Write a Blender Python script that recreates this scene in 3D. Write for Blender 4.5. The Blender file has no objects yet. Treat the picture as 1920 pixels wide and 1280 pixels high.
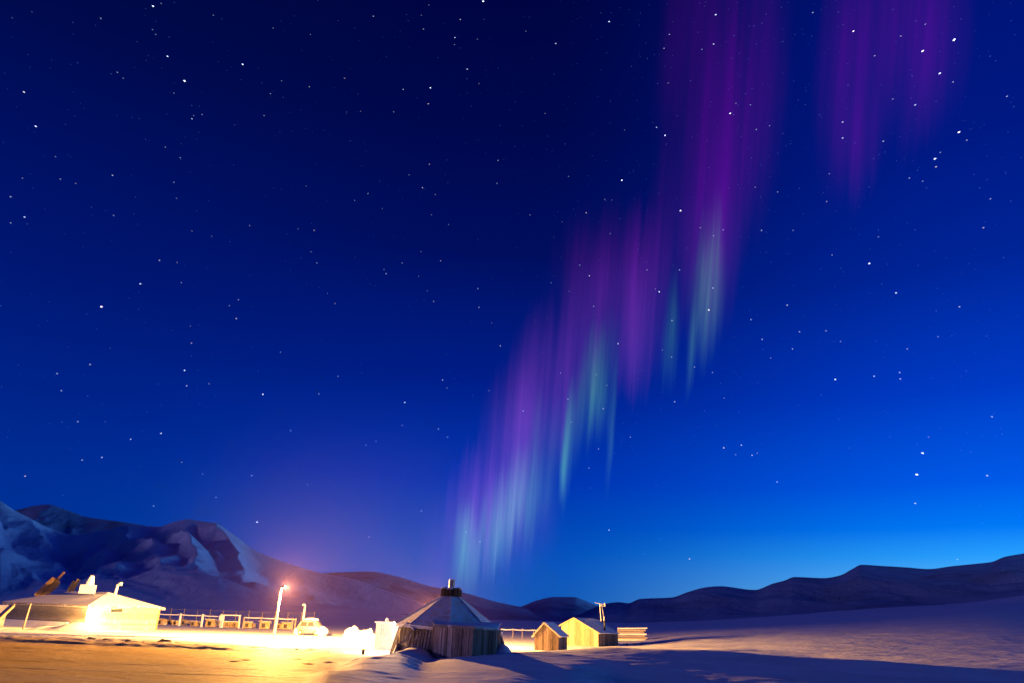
import bpy, math, random
import numpy as np
from mathutils import Vector, Matrix
random.seed(7)
rng = np.random.default_rng(11)
sc = bpy.context.scene
col = sc.collection

# ------------------------------------------------------------------ camera
F_PX = 1350.0                      # focal length in units of the 1920 px wide frame
PITCH = math.atan(526 / F_PX)
ROLL = math.radians(2.2)
cam_d = bpy.data.cameras.new('camera'); cam = bpy.data.objects.new('camera', cam_d); col.objects.link(cam)
cam_d.sensor_width = 36; cam_d.lens = F_PX / 1920 * 36; cam_d.clip_start = 0.1; cam_d.clip_end = 40000
Fv = Vector((0, math.cos(PITCH), math.sin(PITCH)))
U0 = Vector((0, -math.sin(PITCH), math.cos(PITCH))); R0 = Vector((1, 0, 0))
Rv = R0 * math.cos(ROLL) + U0 * math.sin(ROLL)      # horizon falls to the right in the picture
Uv = U0 * math.cos(ROLL) - R0 * math.sin(ROLL)
M = Matrix((Rv, Uv, -Fv)).transposed()
cam.matrix_world = M.to_4x4()
sc.camera = cam

def ray(px, py):
    return Fv * F_PX + Rv * (px - 960) + Uv * (640 - py)
def P(px, py, Y):
    d = ray(px, py); return d * (Y / d.y)

# ------------------------------------------------------------------ view
sc.view_settings.view_transform = 'Standard'; sc.view_settings.look = 'None'
sc.view_settings.exposure = 0; sc.view_settings.gamma = 1
sc.cycles.volume_bounces = 1
sc.cycles.max_bounces = 6

def lin(c):
    c = c / 255.0
    return c / 12.92 if c <= .04045 else ((c + .055) / 1.055) ** 2.4
def rgb(r, g, b): return (lin(r), lin(g), lin(b), 1)

# ------------------------------------------------------------------ world: night sky with twilight and aurora
W = bpy.data.worlds.new('World'); sc.world = W; W.use_nodes = True
nt = W.node_tree; nt.nodes.clear(); N = nt.nodes; L = nt.links
def node(t, **kw):
    n = N.new(t)
    for k, v in kw.items(): setattr(n, k, v)
    return n
def setin(n, i, v):
    if isinstance(v, bpy.types.NodeSocket): L.new(v, n.inputs[i])
    else: n.inputs[i].default_value = v
def math_(op, a, b=None, c=None, clamp=False):
    n = node('ShaderNodeMath', operation=op, use_clamp=clamp); setin(n, 0, a)
    if b is not None: setin(n, 1, b)
    if c is not None: setin(n, 2, c)
    return n.outputs[0]
def vm(op, a, b=None, c=None):
    n = node('ShaderNodeVectorMath', operation=op); setin(n, 0, a)
    if b is not None: setin(n, 1, b)
    if c is not None: setin(n, 2, c)
    return n.outputs['Value'] if op in ('DOT_PRODUCT', 'LENGTH', 'DISTANCE') else n.outputs[0]
def smooth(v, a, b, lo=0., hi=1.):
    n = node('ShaderNodeMapRange', interpolation_type='SMOOTHSTEP'); setin(n, 0, v)
    n.inputs[1].default_value = a; n.inputs[2].default_value = b; n.inputs[3].default_value = lo; n.inputs[4].default_value = hi
    return n.outputs[0]
tc = node('ShaderNodeTexCoord'); D = tc.outputs['Generated']
sx = node('ShaderNodeSeparateXYZ'); L.new(D, sx.inputs[0])
elev = math_('ARCSINE', sx.outputs['Z'])
az = math_('ARCTAN2', sx.outputs['X'], sx.outputs['Y'])
def elev_of(px, py):
    d = ray(px, py).normalized(); return math.asin(d.z)
E0, E1 = -0.1, 1.0
def sky_ramp(px, stops):
    r = node('ShaderNodeValToRGB'); cr = r.color_ramp; cr.interpolation = 'B_SPLINE' if False else 'LINEAR'
    fac = math_('DIVIDE', math_('SUBTRACT', elev, E0), E1 - E0, clamp=True); L.new(fac, r.inputs[0])
    pts = sorted([((elev_of(px, py) - E0) / (E1 - E0), c) for py, c in stops])
    while len(cr.elements) < len(pts): cr.elements.new(.5)
    for e, (p, c) in zip(cr.elements, pts): e.position = max(0, min(1, p)); e.color = rgb(*c)
    return r.outputs[0]
left = sky_ramp(60, [(-600, (0, 5, 50)), (0, (0, 10, 76)), (240, (0, 15, 95)), (480, (0, 22, 112)), (720, (0, 34, 135)), (900, (0, 46, 148)), (1100, (0, 54, 150))])
mid = sky_ramp(960, [(-600, (1, 4, 50)), (0, (0, 5, 66)), (240, (0, 8, 76)), (480, (0, 14, 94)), (720, (0, 30, 136)), (900, (0, 52, 176)), (1060, (0, 82, 188)), (1160, (6, 88, 178))])
right = sky_ramp(1860, [(-600, (0, 12, 90)), (0, (0, 20, 120)), (240, (0, 25, 130)), (480, (0, 36, 150)), (720, (0, 58, 196)), (900, (0, 90, 232)), (985, (0, 122, 248)), (1040, (40, 160, 255)), (1160, (120, 205, 255))])
def mixc(f, a, b):
    n = node('ShaderNodeMix', data_type='RGBA'); setin(n, 0, f); setin(n, 6, a); setin(n, 7, b); return n.outputs[2]
fl = smooth(az, -0.62, -0.02, 1, 0); fr = smooth(az, 0.02, 0.66, 0, 1)
base = mixc(fr, mixc(fl, mid, left), right)
# behind the viewer the sky fades back to night
# afterglow boosted low beyond the right edge, added to light the left mountains
glow = math_('MULTIPLY', smooth(math_('ABSOLUTE', math_('SUBTRACT', az, 1.28)), .60, .05, 0, 1), smooth(elev, .28, .02, 0, 1))
gn = node('ShaderNodeVectorMath', operation='SCALE'); gn.inputs[0].default_value = (1.7, 5.4, 12.5); L.new(glow, gn.inputs['Scale'])
base = vm('ADD', base, gn.outputs[0])
back = smooth(sx.outputs['Y'], -0.3, -0.8, 0, 1)
base = mixc(back, base, rgb(2, 16, 88))
# aurora curtains, placed by direction on the celestial sphere
wF = vm('DOT_PRODUCT', D, Fv); wS = math_('MAXIMUM', wF, 0.15)
u = math_('MULTIPLY_ADD', math_('DIVIDE', vm('DOT_PRODUCT', D, Rv), wS), F_PX / 1000, 0.96)
v = math_('MULTIPLY_ADD', math_('DIVIDE', vm('DOT_PRODUCT', D, Uv), wS), -F_PX / 1000, 0.64)
SH = 0.07
us = math_('MULTIPLY_ADD', v, SH, u)
cmb = node('ShaderNodeCombineXYZ'); L.new(us, cmb.inputs[0]); L.new(v, cmb.inputs[1]); Q = cmb.outputs[0]
def noise(scale_v, sc_, det=2, rough=.5, off=(0, 0, 0)):
    m = vm('MULTIPLY_ADD', Q, scale_v, off)
    n = node('ShaderNodeTexNoise'); L.new(m, n.inputs['Vector']); n.inputs['Scale'].default_value = sc_
    n.inputs['Detail'].default_value = det; n.inputs['Roughness'].default_value = rough
    return n.outputs['Fac']
streak = smooth(noise((1, .03, 1), 26, 3, .5), .3, .7, .55, 1.3)
fine = smooth(noise((1, .015, 1), 95, 3, .6, (3, 1, 0)), .3, .7, .65, 1.25)
warp = math_('SUBTRACT', noise((1, 1, 1), 9, 2, .5, (7, 2, 1)), .5)
wc = node('ShaderNodeCombineXYZ'); L.new(math_('MULTIPLY', warp, .006), wc.inputs[0]); L.new(math_('MULTIPLY', math_('SUBTRACT', noise((1, .03, 1), 48, 3, .6, (1, 5, 0)), .5), .17), wc.inputs[1])
Qw = vm('ADD', Q, wc.outputs[0])
def blobs(lst):
    acc = None
    for cx, cy, rx, ry, a in lst:
        cx, cy, rx, ry = cx / 1000, cy / 1000, rx / 1000, ry / 1000
        cx = cx + SH * cy
        q = vm('MULTIPLY_ADD', Qw, (1 / rx, 1 / ry, 0), (-cx / rx, -cy / ry, 0))
        g = smooth(vm('LENGTH', q), 1.0, 0.0, 0, a)
        acc = g if acc is None else math_('ADD', acc, g)
    return acc
purple = blobs([(1345, 300, 88, 330, .95), (1325, 470, 78, 220, .5), (1430, 170, 62, 330, .38), (1285, 80, 66, 330, .36),
    (1370, 30, 100, 250, .3), (1195, 560, 80, 210, .85), (1105, 590, 70, 190, .75), (1150, 500, 140, 150, .35), (1190, 650, 50, 120, .3),
    (1015, 740, 75, 210, .85), (960, 840, 75, 200, .75), (1070, 700, 45, 190, .45),
    (895, 960, 70, 150, .85), (955, 970, 110, 140, .5), (1600, 110, 85, 320, .75), (1705, 60, 100, 270, .65), (1768, 60, 70, 230, .4),
    (1610, 270, 60, 130, .45), (835, 1030, 60, 150, .3), (1250, 420, 50, 200, .3)])
green = blobs([(1325, 560, 42, 150, .45), (1330, 470, 30, 120, .2), (1257, 640, 20, 130, .38), (1297, 650, 12, 120, .42), (1110, 725, 34, 140, .7), (1080, 790, 24, 120, .4),
    (1064, 830, 15, 150, 1.15), (1055, 885, 9, 80, .8), (1147, 790, 9, 160, .42), (1140, 690, 25, 130, .2),
    (988, 930, 60, 110, .6), (1003, 860, 17, 170, .28), (938, 975, 45, 120, .5), (872, 1030, 32, 100, .85), (905, 1010, 70, 90, .5), (965, 950, 60, 130, .35), (870, 1075, 40, 60, .25), (1030, 860, 40, 130, .2), (1125, 760, 25, 90, .35)])
front = smooth(wF, .2, .45, 0, 1)
pf = smooth(noise((1, .015, 1), 80, 3, .6, (9, 4, 0)), .3, .7, .78, 1.16)
pm = math_('MULTIPLY', math_('MULTIPLY', math_('MULTIPLY', purple, streak), pf), front)
gm = math_('MULTIPLY', math_('MULTIPLY', math_('MULTIPLY', green, streak), fine), front)
def scl(c, f):
    return vm('SCALE_' if False else 'MULTIPLY', c, f)
def colmul(c, f):
    n = node('ShaderNodeVectorMath', operation='SCALE'); n.inputs[0].default_value = c; L.new(f, n.inputs['Scale']); return n.outputs[0]
lowf = smooth(v, .3, 1.0, 0, 1)
pc = colmul((.050, -.0015, .082), pm); gc = colmul((.042, .17, .05), gm)
pc2 = colmul((.045, .025, .05), math_('MULTIPLY', pm, lowf))
total = vm('ADD', vm('ADD', vm('ADD', base, pc), pc2), gc)
total = vm('MAXIMUM', total, (0, 0, 0))
bg = node('ShaderNodeBackground'); L.new(total, bg.inputs[0]); bg.inputs[1].default_value = 1.0
ow = node('ShaderNodeOutputWorld'); L.new(bg.outputs[0], ow.inputs[0])
W.cycles.sampling_method = 'MANUAL'; W.cycles.sample_map_resolution = 512

# added low violet fill sun, standing in for unseen settlement lights at the left
sd = bpy.data.lights.new('violet_fill', 'SUN'); sd.energy = .5; sd.color = (.50, .42, 1); sd.angle = math.radians(4)
so_ = bpy.data.objects.new('violet_fill', sd); col.objects.link(so_)
_el, _az = math.radians(6), math.radians(-110)
so_.rotation_euler = Vector((math.sin(_az) * math.cos(_el), math.cos(_az) * math.cos(_el), math.sin(_el))).to_track_quat('Z', 'Y').to_euler()

# lamps of the place (light energies; the lights are made in the lamp builders)
SODIUM = (1.0, 0.46, 0.11)
I_STREET, I_HUT, I_REAR, I_LODGE = 19000, 450, 25000, 900

# ------------------------------------------------------------------ numpy noise
def _vn(x, y, seed):
    xi = np.floor(x).astype(np.int64); yi = np.floor(y).astype(np.int64); xf = x - xi; yf = y - yi
    def h(a, b):
        n = (a * 374761393 + b * 668265263 + seed * 144665) & 0xffffffff
        n = ((n ^ (n >> 13)) * 1274126177) & 0xffffffff
        return ((n ^ (n >> 16)) & 0xffff) / 65535.0
    s = xf * xf * (3 - 2 * xf); t = yf * yf * (3 - 2 * yf)
    return (h(xi, yi) * (1 - s) + h(xi + 1, yi) * s) * (1 - t) + (h(xi, yi + 1) * (1 - s) + h(xi + 1, yi + 1) * s) * t
def fbm(x, y, seed=1, octv=4, gain=.5):
    a = 1; r = 0; tot = 0
    for i in range(octv):
        r = r + a * (_vn(x * 2 ** i, y * 2 ** i, seed + i * 17) * 2 - 1); tot += a; a *= gain
    return r / tot
def ridged(x, y, seed=1, octv=4):
    a = 1; r = 0; tot = 0
    for i in range(octv):
        r = r + a * (1 - np.abs(_vn(x * 2 ** i, y * 2 ** i, seed + i * 31) * 2 - 1)); tot += a; a *= .5
    return r / tot

# ------------------------------------------------------------------ materials
def mat(name, build):
    m = bpy.data.materials.new(name); m.use_nodes = True
    t = m.node_tree; b = t.nodes['Principled BSDF']; build(m, t, b); return m
def tn(t, kind, **kw):
    n = t.nodes.new(kind)
    for k, v_ in kw.items():
        if k.startswith('i_'): n.inputs[k[2:].replace('_', ' ')].default_value = v_
        else: setattr(n, k, v_)
    return n
def snow_mat(name, colr, scale, bump, dist, stretch=(1, 1, 1), dirt=None, coord='Object'):
    def f(m, t, b):
        b.inputs['Roughness'].default_value = .75
        b.inputs['Specular IOR Level'].default_value = .25
        c = tn(t, 'ShaderNodeTexCoord'); mp = tn(t, 'ShaderNodeMapping'); mp.inputs['Scale'].default_value = stretch
        t.links.new(c.outputs[coord], mp.inputs[0])
        n1 = tn(t, 'ShaderNodeTexNoise', i_Scale=scale, i_Detail=8.0, i_Roughness=.6); t.links.new(mp.outputs[0], n1.inputs['Vector'])
        n2 = tn(t, 'ShaderNodeTexNoise', i_Scale=scale * .13, i_Detail=4.0); t.links.new(mp.outputs[0], n2.inputs['Vector'])
        r = tn(t, 'ShaderNodeValToRGB'); r.color_ramp.elements[0].position = .3; r.color_ramp.elements[1].position = .65
        k = .80 if dirt is None else dirt
        r.color_ramp.elements[0].color = tuple(x * k for x in colr) + (1,); r.color_ramp.elements[1].color = colr + (1,)
        t.links.new(n2.outputs[0], r.inputs[0]); t.links.new(r.outputs[0], b.inputs['Base Color'])
        bp = tn(t, 'ShaderNodeBump', i_Strength=bump, i_Distance=dist); t.links.new(n1.outputs[0], bp.inputs['Height'])
        t.links.new(bp.outputs[0], b.inputs['Normal'])
    return mat(name, f)
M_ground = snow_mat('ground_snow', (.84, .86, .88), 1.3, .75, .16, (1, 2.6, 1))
def paint_yard_light(t):
    # golden lamplight on the yard left of the drift ridge, painted into the snow colour
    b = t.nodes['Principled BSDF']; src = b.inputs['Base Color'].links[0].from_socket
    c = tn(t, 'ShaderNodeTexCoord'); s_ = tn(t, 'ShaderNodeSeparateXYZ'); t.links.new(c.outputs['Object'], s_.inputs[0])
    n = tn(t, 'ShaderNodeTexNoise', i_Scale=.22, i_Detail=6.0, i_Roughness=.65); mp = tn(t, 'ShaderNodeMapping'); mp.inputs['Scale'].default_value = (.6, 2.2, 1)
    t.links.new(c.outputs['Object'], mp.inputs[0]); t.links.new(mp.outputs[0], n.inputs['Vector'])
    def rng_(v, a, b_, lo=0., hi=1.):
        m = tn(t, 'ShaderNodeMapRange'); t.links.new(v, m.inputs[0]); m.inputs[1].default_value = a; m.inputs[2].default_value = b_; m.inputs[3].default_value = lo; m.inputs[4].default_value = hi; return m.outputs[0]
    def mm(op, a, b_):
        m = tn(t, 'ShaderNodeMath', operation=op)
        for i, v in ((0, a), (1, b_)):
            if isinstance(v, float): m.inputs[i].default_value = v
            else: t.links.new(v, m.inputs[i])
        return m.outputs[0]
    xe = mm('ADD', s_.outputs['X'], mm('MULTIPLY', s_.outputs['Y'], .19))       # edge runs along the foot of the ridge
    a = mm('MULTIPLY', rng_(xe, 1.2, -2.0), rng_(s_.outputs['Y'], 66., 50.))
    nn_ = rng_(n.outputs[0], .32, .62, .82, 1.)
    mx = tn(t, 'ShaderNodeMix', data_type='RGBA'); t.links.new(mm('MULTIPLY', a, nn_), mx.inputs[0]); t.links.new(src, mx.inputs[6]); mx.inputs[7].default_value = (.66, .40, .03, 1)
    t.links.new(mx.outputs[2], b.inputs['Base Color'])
paint_yard_light(M_ground.node_tree)
M_snow = snow_mat('soft_snow', (.86, .87, .89), 3.0, .4, .05)
def mountain_mat(name, snow, rock, lo, hi):
    def f(m, t, b):
        b.inputs['Roughness'].default_value = .85; b.inputs['Specular IOR Level'].default_value = .1
        c = tn(t, 'ShaderNodeTexCoord'); mp = tn(t, 'ShaderNodeMapping'); mp.inputs['Scale'].default_value = (1, .55, .5); t.links.new(c.outputs['Object'], mp.inputs[0])
        n1 = tn(t, 'ShaderNodeTexNoise', i_Scale=.006, i_Detail=9.0, i_Roughness=.68, i_Distortion=.6); t.links.new(mp.outputs[0], n1.inputs['Vector'])
        n2 = tn(t, 'ShaderNodeTexNoise', i_Scale=.03, i_Detail=8.0, i_Roughness=.7); t.links.new(mp.outputs[0], n2.inputs['Vector'])
        g = tn(t, 'ShaderNodeNewGeometry'); sp = tn(t, 'ShaderNodeSeparateXYZ'); t.links.new(g.outputs['Normal'], sp.inputs[0])
        st = tn(t, 'ShaderNodeMath', operation='MULTIPLY_ADD'); st.inputs[1].default_value = -.45; st.inputs[2].default_value = .38; t.links.new(sp.outputs['Z'], st.inputs[0])
        ad = tn(t, 'ShaderNodeMath', operation='ADD'); t.links.new(n1.outputs[0], ad.inputs[0]); t.links.new(st.outputs[0], ad.inputs[1])
        r = tn(t, 'ShaderNodeValToRGB'); e = r.color_ramp.elements; e[0].position = lo; e[1].position = hi; e[0].color = snow + (1,); e[1].color = rock + (1,)
        t.links.new(ad.outputs[0], r.inputs[0]); t.links.new(r.outputs[0], b.inputs['Base Color'])
        bp = tn(t, 'ShaderNodeBump', i_Strength=.7, i_Distance=14.0); t.links.new(n2.outputs[0], bp.inputs['Height']); t.links.new(bp.outputs[0], b.inputs['Normal'])
    return mat(name, f)
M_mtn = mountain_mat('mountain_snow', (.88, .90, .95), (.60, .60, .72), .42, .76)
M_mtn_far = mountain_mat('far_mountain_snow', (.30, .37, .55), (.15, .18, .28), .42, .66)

def wood_mat(name, c1, c2, snow=0.0, scale=(9, 9, 1.2)):
    def f(m, t, b):
        b.inputs['Roughness'].default_value = .85; b.inputs['Specular IOR Level'].default_value = .2
        g = tn(t, 'ShaderNodeNewGeometry'); c = tn(t, 'ShaderNodeTexCoord'); mp = tn(t, 'ShaderNodeMapping'); mp.inputs['Scale'].default_value = scale
        t.links.new(c.outputs['Object'], mp.inputs[0])
        n = tn(t, 'ShaderNodeTexNoise', i_Scale=1.6, i_Detail=6.0, i_Roughness=.65); t.links.new(mp.outputs[0], n.inputs['Vector'])
        ad = tn(t, 'ShaderNodeMath', operation='MULTIPLY_ADD'); ad.inputs[1].default_value = .55; t.links.new(g.outputs['Random Per Island'], ad.inputs[0])
        sb = tn(t, 'ShaderNodeMath', operation='SUBTRACT'); sb.inputs[1].default_value = .28; t.links.new(n.outputs[0], sb.inputs[0]); t.links.new(sb.outputs[0], ad.inputs[2])
        r = tn(t, 'ShaderNodeValToRGB'); r.color_ramp.elements[0].position = .12; r.color_ramp.elements[1].position = .75
        r.color_ramp.elements[0].color = c1 + (1,); r.color_ramp.elements[1].color = c2 + (1,)
        t.links.new(ad.outputs[0], r.inputs[0])
        out = r.outputs[0]
        if snow:
            n3 = tn(t, 'ShaderNodeTexNoise', i_Scale=2.2, i_Detail=5.0, i_Roughness=.7); t.links.new(c.outputs['Object'], n3.inputs['Vector'])
            mr = tn(t, 'ShaderNodeMapRange'); mr.inputs[1].default_value = .62 - snow * .5; mr.inputs[2].default_value = .78 - snow * .5; t.links.new(n3.outputs[0], mr.inputs[0])
            mx = tn(t, 'ShaderNodeMix', data_type='RGBA'); t.links.new(mr.outputs[0], mx.inputs[0]); t.links.new(out, mx.inputs[6]); mx.inputs[7].default_value = (.78, .80, .83, 1); out = mx.outputs[2]
        t.links.new(out, b.inputs['Base Color'])
        bp = tn(t, 'ShaderNodeBump', i_Strength=.5, i_Distance=.02); t.links.new(n.outputs[0], bp.inputs['Height']); t.links.new(bp.outputs[0], b.inputs['Normal'])
    return mat(name, f)
M_grey = wood_mat('weathered_planks', (.08, .055, .04), (.60, .46, .36))
M_brown = wood_mat('brown_planks', (.05, .032, .022), (.26, .18, .13))
M_greys = wood_mat('weathered_planks_frosted', (.09, .07, .06), (.36, .31, .28), .22)
M_pale = wood_mat('pale_planks', (.10, .075, .045), (.34, .27, .16))
M_trim = wood_mat('trim_boards', (.22, .17, .13), (.42, .35, .28), .1)
M_dark = wood_mat('dark_boards', (.04, .03, .026), (.20, .155, .13))
M_shingle = wood_mat('frosted_shingles', (.66, .52, .44), (.88, .76, .68), .45, (4, 4, 4))
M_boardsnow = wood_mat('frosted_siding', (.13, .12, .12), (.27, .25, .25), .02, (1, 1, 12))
M_roofsnow = snow_mat('roof_snow', (.82, .84, .87), 2.0, .3, .03)
def plain(name, c, rough=.6, metal=0):
    def f(m, t, b):
        b.inputs['Roughness'].default_value = rough; b.inputs['Metallic'].default_value = metal
        cc = tn(t, 'ShaderNodeTexCoord'); n = tn(t, 'ShaderNodeTexNoise', i_Scale=6.0, i_Detail=5.0); t.links.new(cc.outputs['Object'], n.inputs['Vector'])
        r = tn(t, 'ShaderNodeValToRGB'); r.color_ramp.elements[0].color = tuple(x * .65 for x in c) + (1,); r.color_ramp.elements[1].color = c + (1,)
        r.color_ramp.elements[0].position = .3; r.color_ramp.elements[1].position = .7
        t.links.new(n.outputs[0], r.inputs[0]); t.links.new(r.outputs[0], b.inputs['Base Color'])
    return mat(name, f)
M_steel = plain('galvanised_steel', (.55, .53, .50), .45, .4)
M_pipe = plain('stove_pipe_metal', (.45, .40, .33), .5, .3)
M_black = plain('black_metal', (.03, .03, .03), .6)
M_white = plain('white_paint', (.78, .78, .78), .5)
M_glass = plain('dark_glass', (.04, .05, .06), .15)
M_rock = plain('dark_rock', (.10, .08, .07), .9)
M_bark = plain('log_ends', (.10, .055, .03), .9)
M_rubber = plain('rubber', (.03, .03, .03), .8)
M_yellow = wood_mat('kennel_wood', (.30, .20, .08), (.55, .42, .20), .12)
def emis(name, c, s):
    m = bpy.data.materials.new(name); m.use_nodes = True; t = m.node_tree; b = t.nodes['Principled BSDF']
    b.inputs['Base Color'].default_value = c + (1,); b.inputs['Emission Color'].default_value = c + (1,); b.inputs['Emission Strength'].default_value = s
    m.cycles.emission_sampling = 'NONE'; return m
M_lamp = emis('lamp_glow', (1, .75, .4), 60)

# ------------------------------------------------------------------ mesh builder
class MB:
    def __init__(s): s.v = []; s.f = []
    def add(s, vs, fs):
        o = len(s.v); s.v += [tuple(x) for x in vs]; s.f += [tuple(i + o for i in f) for f in fs]; return s
    def hexa(s, b, t):                      # bottom 4, top 4 (ccw)
        return s.add(list(b) + list(t), [(3, 2, 1, 0), (4, 5, 6, 7), (0, 1, 5, 4), (1, 2, 6, 5), (2, 3, 7, 6), (3, 0, 4, 7)])
    def box(s, c, d, ux=(1, 0, 0), rot=0):
        c = Vector(c); ca, sa = math.cos(rot), math.sin(rot)
        X = Vector((ca, sa, 0)) * d[0] / 2; Y = Vector((-sa, ca, 0)) * d[1] / 2; Z = Vector((0, 0, d[2] / 2))
        return s.hexa([c - X - Y - Z, c + X - Y - Z, c + X + Y - Z, c - X + Y - Z], [c - X - Y + Z, c + X - Y + Z, c + X + Y + Z, c - X + Y + Z])
    def slab(s, a, b, c, d, th):            # quad a b c d (top face), thickened downwards by th along its normal
        a, b, c, d = map(Vector, (a, b, c, d)); n = (b - a).cross(d - a).normalized()
        if n.z < 0: n = -n
        return s.hexa([a - n * th, b - n * th, c - n * th, d - n * th], [a, b, c, d])
    def bar(s, a, b, w, h=None, up=(0, 0, 1)):
        a, b = Vector(a), Vector(b); h = h or w; d = (b - a).normalized(); u_ = Vector(up)
        if abs(d.dot(u_)) > .95: u_ = Vector((0, 1, 0))
        x = d.cross(u_).normalized() * w / 2; z = x.cross(d).normalized() * h / 2
        return s.hexa([a - x - z, a + x - z, a + x + z, a - x + z], [b - x - z, b + x - z, b + x + z, b - x + z])
    def tube(s, a, b, r0, r1=None, n=10, cap=True):
        a, b = Vector(a), Vector(b); r1 = r0 if r1 is None else r1; d = (b - a).normalized()
        x = d.orthogonal().normalized(); y = d.cross(x); vs = []; fs = []
        for p, r in ((a, r0), (b, r1)):
            for i in range(n): t_ = 2 * math.pi * i / n; vs.append(p + x * math.cos(t_) * r + y * math.sin(t_) * r)
        fs = [(i, (i + 1) % n, n + (i + 1) % n, n + i) for i in range(n)]
        if cap: fs += [tuple(range(n - 1, -1, -1)), tuple(range(n, 2 * n))]
        return s.add(vs, fs)
    def lump(s, c, r, seed=0, n=10, k=.25, flat=.0):
        c = Vector(c); vs = []; fs = []; R_ = random.Random(seed); m = max(5, n // 2 + 1)
        ph = [R_.uniform(0, 6) for _ in range(6)]
        for j in range(m + 1):
            th = math.pi * j / m
            for i in range(n):
                a = 2 * math.pi * i / n
                q = 1 + k * (math.sin(2 * a + ph[0]) * .5 + math.sin(3 * a + ph[1] + th * 2) * .35 + math.cos(3 * th + ph[2] + a) * .4)
                vs.append(c + Vector((math.sin(th) * math.cos(a) * r[0] * q, math.sin(th) * math.sin(a) * r[1] * q, math.cos(th) * r[2] * (q if math.cos(th) > 0 else 1))))
        for j in range(m):
            for i in range(n):
                fs.append((j * n + i, (j + 1) * n + i, (j + 1) * n + (i + 1) % n, j * n + (i + 1) % n))
        return s.add(vs, fs)
    def build(s, name, m, parent=None, smooth=False, origin=None):
        me = bpy.data.meshes.new(name); o = bpy.data.objects.new(name, me); col.objects.link(o)
        pw = Vector((0, 0, 0))
        if parent is not None: pw = world_loc(parent)
        org = Vector(origin) if origin is not None else pw
        me.from_pydata([tuple(Vector(p) - org) for p in s.v], [], s.f); me.update()
        me.materials.append(m)
        if smooth:
            for p in me.polygons: p.use_smooth = True
        o.location = org - pw
        if parent is not None: o.parent = parent
        return o
def world_loc(o):
    p = Vector(o.location)
    while o.parent: o = o.parent; p += Vector(o.location)
    return p
def tag(o, label, cat, group=None, kind=None):
    o['label'] = label; o['category'] = cat
    if group: o['group'] = group
    if kind: o['kind'] = kind
    return o
def empty(name, loc, label, cat, group=None):
    o = bpy.data.objects.new(name, None); col.objects.link(o); o.location = loc; o.empty_display_size = .3
    return tag(o, label, cat, group)
def grid_mesh(name, XYZ, m, smooth=True):
    nr, nc, _ = XYZ.shape; me = bpy.data.meshes.new(name)
    idx = np.arange(nr * nc).reshape(nr, nc)
    q = np.stack([idx[:-1, :-1], idx[:-1, 1:], idx[1:, 1:], idx[1:, :-1]], -1).reshape(-1, 4)
    me.vertices.add(nr * nc); me.vertices.foreach_set('co', XYZ.reshape(-1).astype(np.float32))
    me.loops.add(q.size); me.loops.foreach_set('vertex_index', q.reshape(-1).astype(np.int32))
    me.polygons.add(len(q)); me.polygons.foreach_set('loop_start', np.arange(0, q.size, 4, dtype=np.int32)); me.polygons.foreach_set('loop_total', np.full(len(q), 4, dtype=np.int32))
    me.update(calc_edges=True); me.validate()
    me.polygons.foreach_set('use_smooth', np.full(len(q), smooth, dtype=bool)); me.materials.append(m)
    o = bpy.data.objects.new(name, me); col.objects.link(o); return o

# ------------------------------------------------------------------ ground sheet
G = -2.4
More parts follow.
